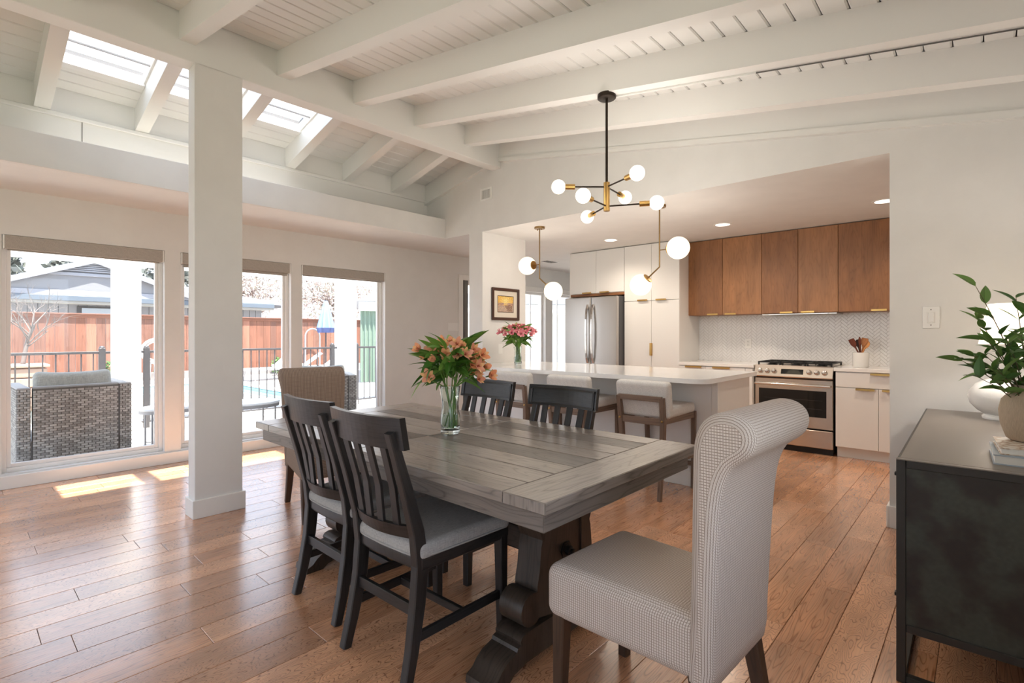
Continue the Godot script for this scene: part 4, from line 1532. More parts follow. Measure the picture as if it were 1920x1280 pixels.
func shine(parent: Node3D, at: Vector3, energy: float, size: float) -> void:
	var l := OmniLight3D.new()
	l.name = "bulb_light"
	l.position = at
	l.light_color = LAMP_TINT
	l.light_energy = energy
	l.light_size = size
	l.omni_range = 20.0
	l.omni_attenuation = 2.0
	l.shadow_enabled = true
	parent.add_child(l, true)


func build_fixtures() -> void:
	glow("bulb glow", Color(1.0, 0.96, 0.88), 1.35)
	glow("globe glow", Color(1.0, 0.94, 0.82), 0.95)
	glow("can glow", Color(1.0, 0.97, 0.92), 1.6)
	# chandelier hung from the fourth rafter
	var top := Vector3(2.985, 2.866, -1.868)
	var c := thing("chandelier", "brass chandelier with six round bulbs hanging from a ceiling beam", "chandelier", top)
	var s := Shape.new()
	s.lathe([Vector2(0, -0.03), Vector2(0.058, -0.03), Vector2(0.062, -0.026), Vector2(0.062, -0.004), Vector2(0.06, 0.0), Vector2(0, 0.0)], 28)
	part("canopy", s, M["bronze metal"], c)
	s = Shape.new()
	s.tube([Vector3(0, -0.02, 0), Vector3(0, -0.62, 0)], 0.0085, 10)
	part("rod", s, M["bronze metal"], c)
	s = Shape.new()
	s.lathe([Vector2(0, -0.785), Vector2(0.021, -0.785), Vector2(0.021, -0.593), Vector2(0, -0.593)], 20)
	part("hub", s, M["brass"], c)
	for a in [[-1.0, 0.0, -0.622], [0.41, -0.91, -0.622], [0.566, 0.825, -0.622], [-0.6, -0.8, -0.752], [-0.262, 0.965, -0.752], [0.96, -0.28, -0.752]]:
		var d: Vector3 = ACROSS * a[0] + AWAY * a[1]
		var y := Vector3(0, a[2], 0)
		s = Shape.new()
		s.tube([y, y + d * 0.24], 0.0055, 8)
		var arm := part("arm", s, M["bronze metal"], c)
		s = Shape.new()
		s.tube([y + d * 0.215, y + d * 0.285], 0.0185, 16)
		part("socket", s, M["brass"], arm)
		s = Shape.new()
		s.lathe(ball(0.0475), 20, Transform3D(Basis(), y + d * 0.325))
		part("bulb", s, M["bulb glow"], arm)
		shine(c, y + d * 0.325, 0.06, 0.04)
	# two pendants over the island
	for q in [[Vector3(4.37, LOW_CEILING, -3.59), 1.0, "brass pendant with two opal globes nearest the framed painting"], [Vector3(4.37, LOW_CEILING, -2.175), -1.0, "brass pendant with two opal globes over the island's free end"]]:
		var p := thing("pendant_light", q[2], "pendant", q[0], 0.0, "globe pendants over the island")
		var k: float = q[1]
		s = Shape.new()
		s.lathe([Vector2(0, -0.022), Vector2(0.056, -0.022), Vector2(0.058, -0.018), Vector2(0.058, 0.0), Vector2(0, 0.0)], 24)
		for e in [-1.0, 1.0]:
			s.lathe([Vector2(0, -0.034), Vector2(0.006, -0.034), Vector2(0.006, -0.022)], 8, Transform3D(Basis(), Vector3(0, 0, e * 0.028)))
		part("canopy", s, M["aged brass"], p)
		s = Shape.new()
		s.tube([Vector3(0, -0.01, 0), Vector3(0, -0.567, 0)], 0.0065, 10)
		s.tube([Vector3(0, -0.563, 0), Vector3(0, -0.655, 0.115 * k)], 0.0065, 10)
		s.tube([Vector3(0, -0.41, 0), Vector3(0, -0.41, -0.075 * k)], 0.005, 8)
		part("rod", s, M["aged brass"], p)
		for e in [[Vector3(0, -0.41, -0.178 * k), Vector3(0, 0, 1.0 * k)], [Vector3(0, -0.715, 0.19 * k), Vector3(0, 0.62, -0.78 * k)]]:
			var at: Vector3 = e[0]
			var dir: Vector3 = e[1].normalized()
			var turn := Basis(Quaternion(Vector3.UP, dir))
			s = Shape.new()
			s.lathe([Vector2(0, 0.086), Vector2(0.046, 0.086), Vector2(0.05, 0.09), Vector2(0.046, 0.097), Vector2(0.012, 0.1), Vector2(0, 0.1)], 20, Transform3D(turn, at))
			part("holder", s, M["brass"], p)
			s = Shape.new()
			s.lathe(ball(0.1, 16), 28, Transform3D(Basis(), at))
			part("globe_shade", s, M["globe glow"], p)
			shine(p, at, 0.08, 0.09)
	# recessed ceiling lights
	for q in [[5.60, -2.06, "round recessed ceiling light in front of the brown wall cabinets"], [5.573, -3.43, "round recessed ceiling light in front of the pantry and refrigerator"], [5.58, -0.642, "round recessed ceiling light cut by the edge of the kitchen opening"]]:
		var r := thing("recessed_light", q[2], "ceiling light", Vector3(q[0], LOW_CEILING, q[1]), 0.0, "recessed kitchen lights")
		s = Shape.new()
		s.lathe([Vector2(0.072, -0.003), Vector2(0.094, -0.004), Vector2(0.096, 0.0)], 28)
		part("ring", s, M["plastic white"], r)
		s = Shape.new()
		s.lathe([Vector2(0, -0.0035), Vector2(0.073, -0.0035)], 28)
		part("lens", s, M["can glow"], r)
		var l := SpotLight3D.new()
		l.name = "can_light"
		l.position = Vector3(0, -0.02, 0)
		l.rotation.x = -PI / 2
		l.spot_angle = 75.0
		l.spot_angle_attenuation = 1.0
		l.light_color = Color(1.0, 0.93, 0.85)
		l.light_energy = 0.9
		l.light_size = 0.07
		l.spot_range = 12.0
		l.spot_attenuation = 2.0
		l.shadow_enabled = true
		r.add_child(l, true)
	# ceiling register in the nook, wall register high on the gable
	var v := thing("ceiling_vent", "small slotted register in the ceiling by the nook windows", "vent", Vector3(6.53, LOW_CEILING, -5.16))
	part("frame", one(Vector3(-0.16, -0.006, -0.09), Vector3(0.16, 0.0, 0.09), 0.002), M["plastic white"], v)
	for k in 7:
		part("slat", one(Vector3(-0.135, -0.008, -0.066 + k * 0.02), Vector3(0.135, -0.0055, -0.056 + k * 0.02)), M["vent shadow"], v)
	v = thing("wall_vent", "white louvred register high on the wall below the ridge beam", "vent", Vector3(GABLE_X, 2.847, -4.167))
	var fr := Shape.new()
	for q in [[-0.092, -0.068, -0.07, 0.07], [0.068, 0.092, -0.07, 0.07], [-0.068, 0.068, -0.07, -0.05], [-0.068, 0.068, 0.05, 0.07]]:
		fr.span(Vector3(-0.009, q[2], q[0]), Vector3(0, q[3], q[1]), 0.002)
	part("frame", fr, M["plastic white"], v)
	part("backing", one(Vector3(-0.002, -0.05, -0.068), Vector3(0, 0.05, 0.068)), M["vent shadow"], v)
	for k in 11:
		part("louvre", one(Vector3(-0.007, -0.05, -0.062 + k * 0.0122), Vector3(-0.002, 0.05, -0.0575 + k * 0.0122)), M["plastic white"], v)
	# conduit along the rafter to the chandelier
	s = Shape.new()
	var bot := func(z: float) -> float: return 3.21 - 0.1655 * (z - RIDGE_Z) - 0.006
	s.bar([Vector3(3.03, bot.call(-1.83), -1.83), Vector3(3.03, bot.call(-0.93), -0.93)], Vector3.RIGHT, 0.012, 0.012)
	solid("cable_channel", s, M["ceiling paint"], "thin white cable channel along the beam beside the chandelier canopy", "cable channel")
	s = Shape.new()
	s.tube([Vector3(3.03, bot.call(-0.93), -0.93), Vector3(3.03, bot.call(0.28), 0.28)], 0.0035, 6)
	solid("power_cable", s, M["cable grey"], "thin dark grey cable running on along the beam from the white cable channel", "cable")
	# framed painting
	var f := thing("framed_painting", "small framed harbour sunset painting with a cream mat in a brown frame", "painting", Vector3(4.50, 1.612, -4.232))
	var b := Shape.new()
	var hx := 0.238
	var hy := 0.192
	for q in [[-hx, -hx + 0.034, -hy, hy], [hx - 0.034, hx, -hy, hy], [-hx + 0.034, hx - 0.034, -hy, -hy + 0.034], [-hx + 0.034, hx - 0.034, hy - 0.034, hy]]:
		b.span(Vector3(q[0], q[2], 0), Vector3(q[1], q[3], 0.026), 0.006)
	part("frame", b, M["frame brown"], f)
	part("mat", one(Vector3(-hx + 0.03, -hy + 0.03, 0), Vector3(hx - 0.03, hy - 0.03, 0.008)), M["mat cream"], f)
	part("inner_line", frame_rect(-0.14, 0.14, -0.098, 0.102, 0.008, 0.011, 0.008), M["frame brown"], f)
	var pr := Shape.new()
	pr.quad(Vector3(-0.133, -0.092, 0.0095), Vector3(0.133, -0.092, 0.0095), Vector3(0.133, 0.096, 0.0095), Vector3(-0.133, 0.096, 0.0095), Vector3.BACK, Vector2(0, 1), Vector2(1, 1), Vector2(1, 0), Vector2(0, 0))
	part("print", pr, M["painting print"], f)


# ---------------------------------------------------------------- sideboard and what stands on it
func build_sideboard() -> void:
	var c := thing("sideboard", "dark metal-framed sideboard on an open base against the near wall", "sideboard", Vector3(3.165, 0, 0.002), 0.0145)
	var fm: Material = M["sideboard frame"]
	var hx := 0.855
	var hz := 0.245
	var t := 0.028
	# frame bars at both ends and along the edges
	for x in [-hx, hx - t]:
		for z in [-hz, hz - t]:
			part("leg", one(Vector3(x, 0.0, z), Vector3(x + t, 0.80, z + t), 0.002), fm, c)
		for y in [0.0, 0.185, 0.772]:
			part("end_rail", one(Vector3(x, y, -hz + t), Vector3(x + t, y + t, hz - t), 0.002), fm, c)
	for z in [-hz, hz - t]:
		for y in [0.0, 0.185, 0.772]:
			part("long_rail", one(Vector3(-hx + t, y, z), Vector3(hx - t, y + t, z + t), 0.002), fm, c)
	part("top", one(Vector3(-hx + t + 0.002, 0.78, -hz + t * 0.3), Vector3(hx - t - 0.002, 0.803, hz - t * 0.3), 0.002), M["sideboard top"], c)
	part("top_edge", one(Vector3(-hx, 0.799, -hz), Vector3(-hx + t, 0.803, hz), 0.001), M["sideboard top"], c)
	part("end_panel", one(Vector3(-hx + 0.006, 0.213, -hz + t), Vector3(-hx + 0.018, 0.772, hz - t)), M["patina"], c)
	part("end_panel", one(Vector3(hx - 0.018, 0.213, -hz + t), Vector3(hx - 0.006, 0.772, hz - t)), M["patina"], c)
	part("bottom", one(Vector3(-hx + t, 0.19, -hz + t), Vector3(hx - t, 0.205, hz - t)), fm, c)
	part("back_panel", one(Vector3(-hx + t, 0.213, hz - 0.018), Vector3(hx - t, 0.772, hz - 0.01)), M["patina"], c)
	for k in 3:
		var x0 := lerpf(-hx + t, hx - t, k / 3.0)
		var x1 := lerpf(-hx + t, hx - t, (k + 1) / 3.0)
		var d := part("door", one(Vector3(x0 + 0.002, 0.216, -hz + 0.004), Vector3(x1 - 0.002, 0.769, -hz + 0.02), 0.002), M["patina"], c)
		for y in [0.30, 0.74]:
			part("hinge", one(Vector3(x0 + 0.004, y - 0.006, -hz - 0.008), Vector3(x0 + 0.03, y + 0.006, -hz + 0.004), 0.002), M["black metal"], d)
	# squat white vase
	var s := Shape.new()
	s.lathe([Vector2(0, 0.0), Vector2(0.078, 0.0), Vector2(0.08, 0.014), Vector2(0.07, 0.024), Vector2(0.1, 0.045), Vector2(0.128, 0.078), Vector2(0.138, 0.115), Vector2(0.13, 0.152), Vector2(0.105, 0.185), Vector2(0.07, 0.205), Vector2(0.045, 0.212), Vector2(0.036, 0.225), Vector2(0.04, 0.245), Vector2(0.034, 0.245), Vector2(0.03, 0.225), Vector2(0, 0.2)], 40)
	var o := solid("white_vase", s, M["white ceramic"], "squat round white vase with a low foot on the sideboard", "vase")
	o.position = Vector3(3.75, 0.803, 0.075)
	# table lamp
	var l := thing("table_lamp", "table lamp with a white drum shade and flared white base on the sideboard", "table lamp", Vector3(3.56, 0.803, 0.135))
	s = Shape.new()
	s.lathe([Vector2(0, 0.0), Vector2(0.07, 0.0), Vector2(0.072, 0.006), Vector2(0.045, 0.028), Vector2(0.022, 0.07), Vector2(0.02, 0.14), Vector2(0.034, 0.2), Vector2(0.04, 0.26), Vector2(0.026, 0.33), Vector2(0.012, 0.37), Vector2(0.008, 0.40), Vector2(0, 0.40)], 28)
	part("base", s, M["white ceramic"], l)
	s = Shape.new()
	s.lathe([Vector2(0.152, 0.40), Vector2(0.118, 0.60)], 40)
	part("lamp_shade", s, M["lamp shade"], l)
	s = Shape.new()
	s.lathe(ball(0.03), 16, Transform3D(Basis(), Vector3(0, 0.47, 0)))
	part("bulb", s, M["bulb glow"], l)
	shine(l, Vector3(0, 0.47, 0), 0.09, 0.03)
	# two books
	var bk := thing("book", "lower book of the stack, pale blue-grey cover, on the sideboard", "book", Vector3(2.575, 0.803, 0.125), 0.03, "books on the sideboard")
	part("pages", one(Vector3(-0.138, 0.004, -0.098), Vector3(0.14, 0.03, 0.1)), M["paper"], bk)
	for y in [0.0, 0.03]:
		part("cover", one(Vector3(-0.142, y, -0.102), Vector3(0.142, y + 0.004, 0.104)), M["book blue"], bk)
	part("spine", one(Vector3(-0.142, 0.0, 0.1), Vector3(0.142, 0.034, 0.105)), M["book blue"], bk)
	bk = thing("book", "upper book of the stack with a marbled cream cover", "book", Vector3(2.58, 0.838, 0.128), 0.06, "books on the sideboard")
	part("pages", one(Vector3(-0.128, 0.003, -0.088), Vector3(0.128, 0.019, 0.09)), M["paper"], bk)
	for y in [0.0, 0.019]:
		part("cover", one(Vector3(-0.131, y, -0.092), Vector3(0.131, y + 0.003, 0.094)), M["marbled paper"], bk)
	part("spine", one(Vector3(-0.131, 0.0, 0.09), Vector3(0.131, 0.022, 0.094)), M["marbled paper"], bk)
	# stoneware vase with leafy branches
	s = Shape.new()
	s.lathe([Vector2(0, 0.0), Vector2(0.05, 0.0), Vector2(0.062, 0.01), Vector2(0.078, 0.06), Vector2(0.083, 0.11), Vector2(0.075, 0.15), Vector2(0.055, 0.175), Vector2(0.046, 0.19), Vector2(0.05, 0.205), Vector2(0.042, 0.205), Vector2(0.04, 0.185), Vector2(0, 0.12)], 32)
	o = solid("stoneware_vase", s, M["stoneware"], "beige stoneware vase holding leafy branches on the books", "vase")
	var foot := Vector3(2.66, 0.861, 0.125)
	o.position = foot
	var g := thing("leafy_branches", "green leafy branches arranged in the beige stoneware vase", "branches", foot)
	var r2 := RandomNumberGenerator.new()
	r2.seed = 5
	var rt := ACROSS
	var ah := AWAY
	for k in 16:
		var lean: Vector3 = [-rt * 0.15 + ah * 0.05, -rt * 0.19 - ah * 0.04, -rt * 0.08 + ah * 0.12, -rt * 0.12 - ah * 0.12, rt * 0.05 + ah * 0.1, rt * 0.09, -rt * 0.16 + ah * 0.10, rt * 0.08 - ah * 0.04, -rt * 0.05 - ah * 0.05, -rt * 0.18 + ah * 0.0, rt * 0.04 + ah * 0.05, -rt * 0.15 + ah * 0.02, -rt * 0.10 - ah * 0.02, -rt * 0.18 - ah * 0.06, -rt * 0.06 + ah * 0.06, -rt * 0.16 + ah * 0.05][k]
		var high: float = [0.52, 0.36, 0.40, 0.34, 0.48, 0.4, 0.28, 0.34, 0.44, 0.22, 0.3, 0.31, 0.36, 0.26, 0.3, 0.3][k]
		var path := []
		for q in 7:
			var f := q / 6.0
			path.append(Vector3(0, 0.06, 0) + lean * pow(f, 1.5) + Vector3.UP * (high * f - 0.05 * f * f * (1.0 if high < 0.4 else 0.2)))
		s = Shape.new()
		s.tube(path, [0.0028, 0.0026, 0.0024, 0.002, 0.0018, 0.0014, 0.001], 6)
		part("twig", s, M["stem brown"], g)
		for q in 9:
			var f := r2.randf_range(0.4, 1.0) if q > 0 else 1.0
			var i := mini(int(f * 6.0), 5)
			var p: Vector3 = path[i].lerp(path[i + 1], f * 6.0 - i)
			var d: Vector3 = (path[i + 1] - path[i]).normalized()
			var out := (Vector3(r2.randf_range(-1, 1), r2.randf_range(-0.3, 0.5), r2.randf_range(-1, 1)).normalized() * 0.9 + d * 0.7).normalized()
			var green := Color(0.05, 0.14, 0.03).lerp(Color(0.17, 0.30, 0.07), r2.randf())
			part("leaf", leaf_shape(r2.randf_range(0.055, 0.09), r2.randf_range(0.011, 0.017), green, r2.randf_range(0.1, 0.35)), M["leaf"], g, aimed(p, out, r2.randf_range(-0.8, 0.8)))


func aimed(at: Vector3, dir: Vector3, roll := 0.0) -> Transform3D:
	# local x along dir, local y roughly up
	var x := dir.normalized()
	var z := x.cross(Vector3.UP if absf(x.y) < 0.95 else Vector3.RIGHT).normalized()
	var y := z.cross(x).normalized()
	return Transform3D(Basis(x, y, z) * Basis(Vector3.RIGHT, roll), at)


func leaf_shape(long: float, half: float, c: Color, droop: float, pale := 1.35) -> Shape:
	# pointed leaf along +x, folded a little at its midrib and drooping at the tip
	var s := Shape.new()
	s.tinted = true
	var n := 7
	var rows := []
	for k in n + 1:
		var t := float(k) / n
		var w := half * pow(sin(PI * pow(t, 0.75)), 0.85) if t > 0.0 and t < 1.0 else 0.0004
		var y := -droop * long * t * t
		rows.append([Vector3(t * long, y + w * 0.28, -w), Vector3(t * long, y, 0), Vector3(t * long, y + w * 0.28, w)])
	for k in n:
		for j in 2:
			s.tint = c * (0.9 if j == 0 else 1.0)
			var a: Array = rows[k]
			var b: Array = rows[k + 1]
			s.quad(a[j], a[j + 1], b[j + 1], b[j], Vector3.UP)
	s.tint = c * pale
	for k in n:
		var e := Vector3(0, 0.0006, 0)
		var q := Vector3(0, 0, half * 0.05)
		s.quad(rows[k][1] + e - q, rows[k][1] + e + q, rows[k + 1][1] + e + q, rows[k + 1][1] + e - q, Vector3.UP)
	return s


func blossom(r: float, outer: Color, inner: Color, mark: Color, open: float, seed_: int) -> Shape:
	# lily-like flower opening along +x: three broad petals, three narrow streaked ones, stamens
	var s := Shape.new()
	s.tinted = true
	var q := RandomNumberGenerator.new()
	q.seed = seed_
	for k in 6:
		var a := k * PI / 3.0 + q.randf_range(-0.12, 0.12)
		var broad := k % 2 == 0
		var l := r * (1.05 if broad else 0.98) * q.randf_range(0.92, 1.08)
		var w := r * (0.36 if broad else 0.24)
		var rad := Vector3(0, cos(a), sin(a))
		var side := Vector3(0, -sin(a), cos(a))
		var rows := []
		var cols := []
		for i in 6:
			var t := i / 5.0
			var fan := open * pow(t, 1.3)
			var p := Vector3(l * (t * 0.95 - 0.28 * open * t * t), 0, 0) + rad * (l * fan * 0.85 + 0.002)
			var ww := w * pow(sin(PI * clampf(t * 0.86 + 0.1, 0, 1)), 0.8)
			rows.append([p - side * ww + rad * ww * 0.15, p, p + side * ww + rad * ww * 0.15])
			var base := outer if broad else inner
			cols.append(base.lerp(mark, 0.5 if (not broad and i in [1, 2]) else (0.22 if i < 1 else 0.0)))
		for i in 5:
			for j in 2:
				s.tint = cols[i].lerp(cols[i + 1], 0.5)
				s.quad(rows[i][j], rows[i][j + 1], rows[i + 1][j + 1], rows[i + 1][j], Vector3.RIGHT)
	s.tint = mark
	for k in 4:
		var a := k * TAU / 4.0 + 0.4
		s.tube([Vector3.ZERO, Vector3(r * 0.55, cos(a) * r * 0.12, sin(a) * r * 0.12)], r * 0.02, 4)
	s.tint = Color(0.10, 0.18, 0.04)
	s.tube([Vector3(-r * 0.5, 0, 0), Vector3(-r * 0.15, 0, 0), Vector3(r * 0.05, 0, 0)], [r * 0.05, r * 0.09, r * 0.07], 6)
	return s


func build_bouquets() -> void:
	var rt := ACROSS
	var ah := AWAY
	glass_vase(Vector3(1.680, 0.76, -1.955), 0.235, 0.05, "fluted clear glass vase of orange flowers on the dining table", 0.095)
	glass_vase(Vector3(4.225, 0.917, -3.78), 0.2, 0.045, "clear glass vase of pink flowers on the island counter", 0.09)
	# orange lilies: [across, up] of each blossom in metres from the vase's foot
	var heads := [[-0.135, 0.385], [-0.145, 0.425], [-0.085, 0.43], [-0.05, 0.455], [-0.075, 0.375], [-0.03, 0.415], [-0.012, 0.39], [0.012, 0.375], [0.035, 0.45], [0.025, 0.415], [0.065, 0.435], [0.125, 0.42], [0.14, 0.385], [0.155, 0.36], [0.15, 0.34], [0.105, 0.305], [0.145, 0.305], [0.15, 0.27], [0.17, 0.395], [-0.13, 0.305], [-0.095, 0.29], [0.21, 0.29], [0.0, 0.46], [0.09, 0.40], [-0.11, 0.40], [-0.06, 0.40], [0.045, 0.40], [0.12, 0.345], [0.18, 0.33], [0.115, 0.375], [-0.025, 0.445]]
	bouquet("flower_bouquet", "bouquet of orange lilies and long green leaves in the fluted vase", Vector3(1.680, 0.76, -1.955), rt, ah, heads, 0.042, [Color(0.92, 0.38, 0.17), Color(0.95, 0.46, 0.26), Color(0.90, 0.40, 0.25)], Color(0.95, 0.55, 0.24), Color(0.5, 0.08, 0.04), 105, 0.145, 0.225, 0.05, 9)
	heads = []
	var q := RandomNumberGenerator.new()
	q.seed = 3
	for k in 40:
		var a := TAU * k * 0.618
		var d := 0.215 * sqrt((k + 0.5) / 40.0)
		heads.append([cos(a) * d, 0.32 + sqrt(maxf(0.0, 1.0 - pow(d / 0.24, 2.0))) * 0.12 - 0.02 + sin(a) * 0.03, sin(a) * d])
	bouquet("flower_bouquet", "bouquet of pink lilies in the glass vase by the framed painting", Vector3(4.225, 0.917, -3.78), rt, ah, heads, 0.045, [Color(0.80, 0.20, 0.27), Color(0.88, 0.32, 0.36), Color(0.84, 0.26, 0.31)], Color(0.90, 0.46, 0.44), Color(0.40, 0.03, 0.08), 75, 0.15, 0.2, 0.042, 23)


func glass_vase(foot: Vector3, high: float, r: float, label: String, fill: float) -> void:
	var v := thing("glass_vase", label, "vase", foot)
	var s := Shape.new()
	var seg := 36
	var rows := []
	var prof := [[0.0, 0.0], [0.86, 0.0], [0.94, 0.02], [0.95, 0.2], [0.97, 0.38], [0.84, 0.5], [0.8, 0.62], [0.88, 0.78], [0.98, 0.93], [1.02, 1.0], [0.93, 1.0], [0.86, 0.78], [0.72, 0.62], [0.76, 0.5], [0.86, 0.38], [0.84, 0.2], [0.8, 0.08], [0.0, 0.07]]
	for p in prof:
		var line := []
		for k in seg:
			var a := TAU * k / seg
			var flute: float = 1.0 + (0.02 * sin(a * 9.0 + p[1] * 5.0) if p[0] > 0.5 and p[1] > 0.03 and p[1] < 0.95 else 0.0)
			line.append(Vector3(cos(a) * r * p[0] * flute, p[1] * high, sin(a) * r * p[0] * flute))
		rows.append(line)
	s.sheet(rows, true, false, true)
	part("glass", s, M["crystal"], v)
	s = Shape.new()
	s.lathe([Vector2(0, high * 0.085), Vector2(r * 0.76, high * 0.09), Vector2(r * 0.81, high * 0.2), Vector2(r * 0.8, fill), Vector2(0, fill)], 28)
	part("water", s, M["water"], v)


func bouquet(called: String, label: String, foot: Vector3, rt: Vector3, ah: Vector3, heads: Array, r: float, tones: Array, inner: Color, mark: Color, leaves: int, reach: float, neck_y: float, neck_r: float, seed_: int) -> void:
	var b := thing(called, label, "bouquet", foot)
	var q := RandomNumberGenerator.new()
	q.seed = seed_
	var shapes := []
	for k in 6:
		shapes.append(blossom(r, tones[k % 3], inner, mark, [0.75, 0.55, 0.9, 0.65, 0.4, 0.8][k], 100 + k).mesh())
	var stems := []
	for k in heads.size():
		var h: Array = heads[k]
		var depth: float = h[2] if h.size() > 2 else q.randf_range(-0.11, 0.05)
		var at: Vector3 = rt * h[0] + ah * depth + Vector3.UP * h[1]
		var out: Vector3 = (rt * h[0] * 1.6 + ah * (depth * 1.6 - 0.14) + Vector3.UP * (0.1 + 0.3 * maxf(0.0, h[1] - 0.33)) + Vector3(q.randf_range(-0.1, 0.1), 0, q.randf_range(-0.1, 0.1))).normalized()
		part("blossom", shapes[k % 6], M["petal"], b, aimed(at - out * r * 0.5, out, q.randf() * TAU).scaled_local(Vector3.ONE * q.randf_range(0.9, 1.15)))
		if k % 2 == 0:
			stems.append(at - out * r)
	for e in stems:
		var side := Vector3(e.x, 0, e.z)
		var a := q.randf() * TAU
		var base := Vector3(cos(a), 0, sin(a)) * neck_r * 0.55 + Vector3.UP * 0.03
		var neck := side.normalized() * neck_r * 0.5 + Vector3.UP * neck_y
		var path := []
		for k in 9:
			var t := k / 8.0
			path.append(base.lerp(neck, t * 2.0) if t < 0.5 else neck.bezier_interpolate(neck + Vector3.UP * (e.y - neck_y) * 0.4 + side * 0.2, e - Vector3.UP * (e.y - neck_y) * 0.3, e, t * 2.0 - 1.0))
		var s := Shape.new()
		s.tube(path, 0.003, 6)
		part("stem", s, M["stem green"], b)
	for k in leaves:
		var a := TAU * k * 0.618 + 0.3
		var up := q.randf_range(-0.45, 1.3)
		var root := Vector3(cos(a), 0, sin(a)) * q.randf_range(0.02, reach * 0.55) + Vector3.UP * (neck_y + q.randf_range(0.03, 0.2))
		var out := Vector3(cos(a), up, sin(a)).normalized()
		var green := Color(0.06, 0.17, 0.02).lerp(Color(0.22, 0.38, 0.07), q.randf())
		part("leaf", leaf_shape(q.randf_range(0.6, 1.15) * reach, q.randf_range(0.1, 0.2) * reach, green, q.randf_range(0.05, 0.5)), M["leaf"], b, aimed(root, out, q.randf_range(-0.7, 0.7)))


# ---------------------------------------------------------------- terrace
func weave(s: Shape, w: float, h: float, at: Transform3D, pitch := 0.021, step := 0.052, seed_ := 1) -> void:
	# flat cane strands passing over and under, in the local xy plane, facing +z
	var keep := s.xf
	s.xf = s.xf * at
	var q := RandomNumberGenerator.new()
	q.seed = seed_
	var rows := int(h / pitch)
	var cols := int(w / step)
	for j in rows:
		for i in range(-1, cols + 1):
			var x0 := i * step + (step * 0.5 if j % 2 else 0.0)
			var x1 := x0 + step * 0.86
			x0 = clampf(x0, 0.0, w)
			x1 = clampf(x1, 0.0, w)
			if x1 - x0 < 0.008:
				continue
			var y := (j + 0.5) * pitch
			s.tint = Color(0.34, 0.325, 0.30) * q.randf_range(0.6, 1.4)
			var hh := pitch * 0.42
			var p := []
			for k in 4:
				var t := k / 3.0
				p.append([lerpf(x0, x1, t), 0.006 * sin(PI * t)])
			for k in 3:
				s.quad(Vector3(p[k][0], y - hh, p[k][1]), Vector3(p[k + 1][0], y - hh, p[k + 1][1]), Vector3(p[k + 1][0], y + hh, p[k + 1][1]), Vector3(p[k][0], y + hh, p[k][1]), Vector3.BACK)
	s.xf = keep


func make_wicker(label: String) -> Node3D:
	# armchair seen from behind: its back faces +z
	var c := thing("wicker_armchair", label, "armchair", Vector3.ZERO, 0.0, "wicker armchairs on the terrace")
	var core: Material = M["wicker backing"]
	var s := Shape.new()
	s.span(Vector3(-0.31, 0.03, -0.09), Vector3(0.31, 0.80, -0.006))
	part("back_core", s, core, c)
	s = Shape.new()
	s.tinted = true
	weave(s, 0.62, 0.77, Transform3D(Basis(), Vector3(-0.31, 0.03, -0.004)), 0.021, 0.056, 4)
	s.tint = Color(0.30, 0.285, 0.265)
	s.tube([Vector3(-0.31, 0.80, -0.045), Vector3(0.31, 0.80, -0.045)], 0.02, 8)
	part("back_weave", s, M["wicker"], c)
	for e in [-1.0, 1.0]:
		s = Shape.new()
		s.span(Vector3(e * 0.325, 0.0, -0.78), Vector3(e * 0.415, 0.80, -0.01))
		var arm := part("arm_core", s, core, c)
		s = Shape.new()
		s.tinted = true
		weave(s, 0.09, 0.80, Transform3D(Basis(), Vector3(0.325 if e > 0 else -0.415, 0.0, -0.008)), 0.021, 0.045, 6)
		weave(s, 0.77, 0.80, Transform3D(Basis(Vector3.UP, PI / 2), Vector3(0.417, 0.0, -0.01)) if e > 0 else Transform3D(Basis(Vector3.UP, -PI / 2), Vector3(-0.417, 0.0, -0.78)), 0.021, 0.056, 8)
		s.tint = Color(0.36, 0.345, 0.325)
		s.span(Vector3(e * 0.322, 0.795, -0.785), Vector3(e * 0.42, 0.815, -0.004), 0.008)
		part("arm_weave", s, M["wicker"], arm)
	s = Shape.new()
	s.tinted = true
	s.tint = Color(0.30, 0.285, 0.265)
	s.span(Vector3(-0.32, 0.08, -0.76), Vector3(0.32, 0.32, -0.08), 0.01)
	part("seat_base", s, M["wicker"], c)
	return c


func back_cushion(label: String, at: Vector3, turn: float) -> void:
	var s := Shape.new()
	var puff := func(p: Vector3) -> Vector3:
		return p + Vector3(0, 0.03 * pow(absf(p.x) / 0.3, 3.0) * signf(p.y), 0.0)
	s.soft(Vector3(0.58, 0.46, 0.14), 0.06, Transform3D(Basis(Vector3.RIGHT, -0.15), Vector3(0, 0.70, -0.19)), puff, 5)
	var o := solid("back_cushion", s, M["cushion cloth"], label, "cushion", "back cushions of the wicker armchairs")
	o.position = at
	o.rotation.y = turn


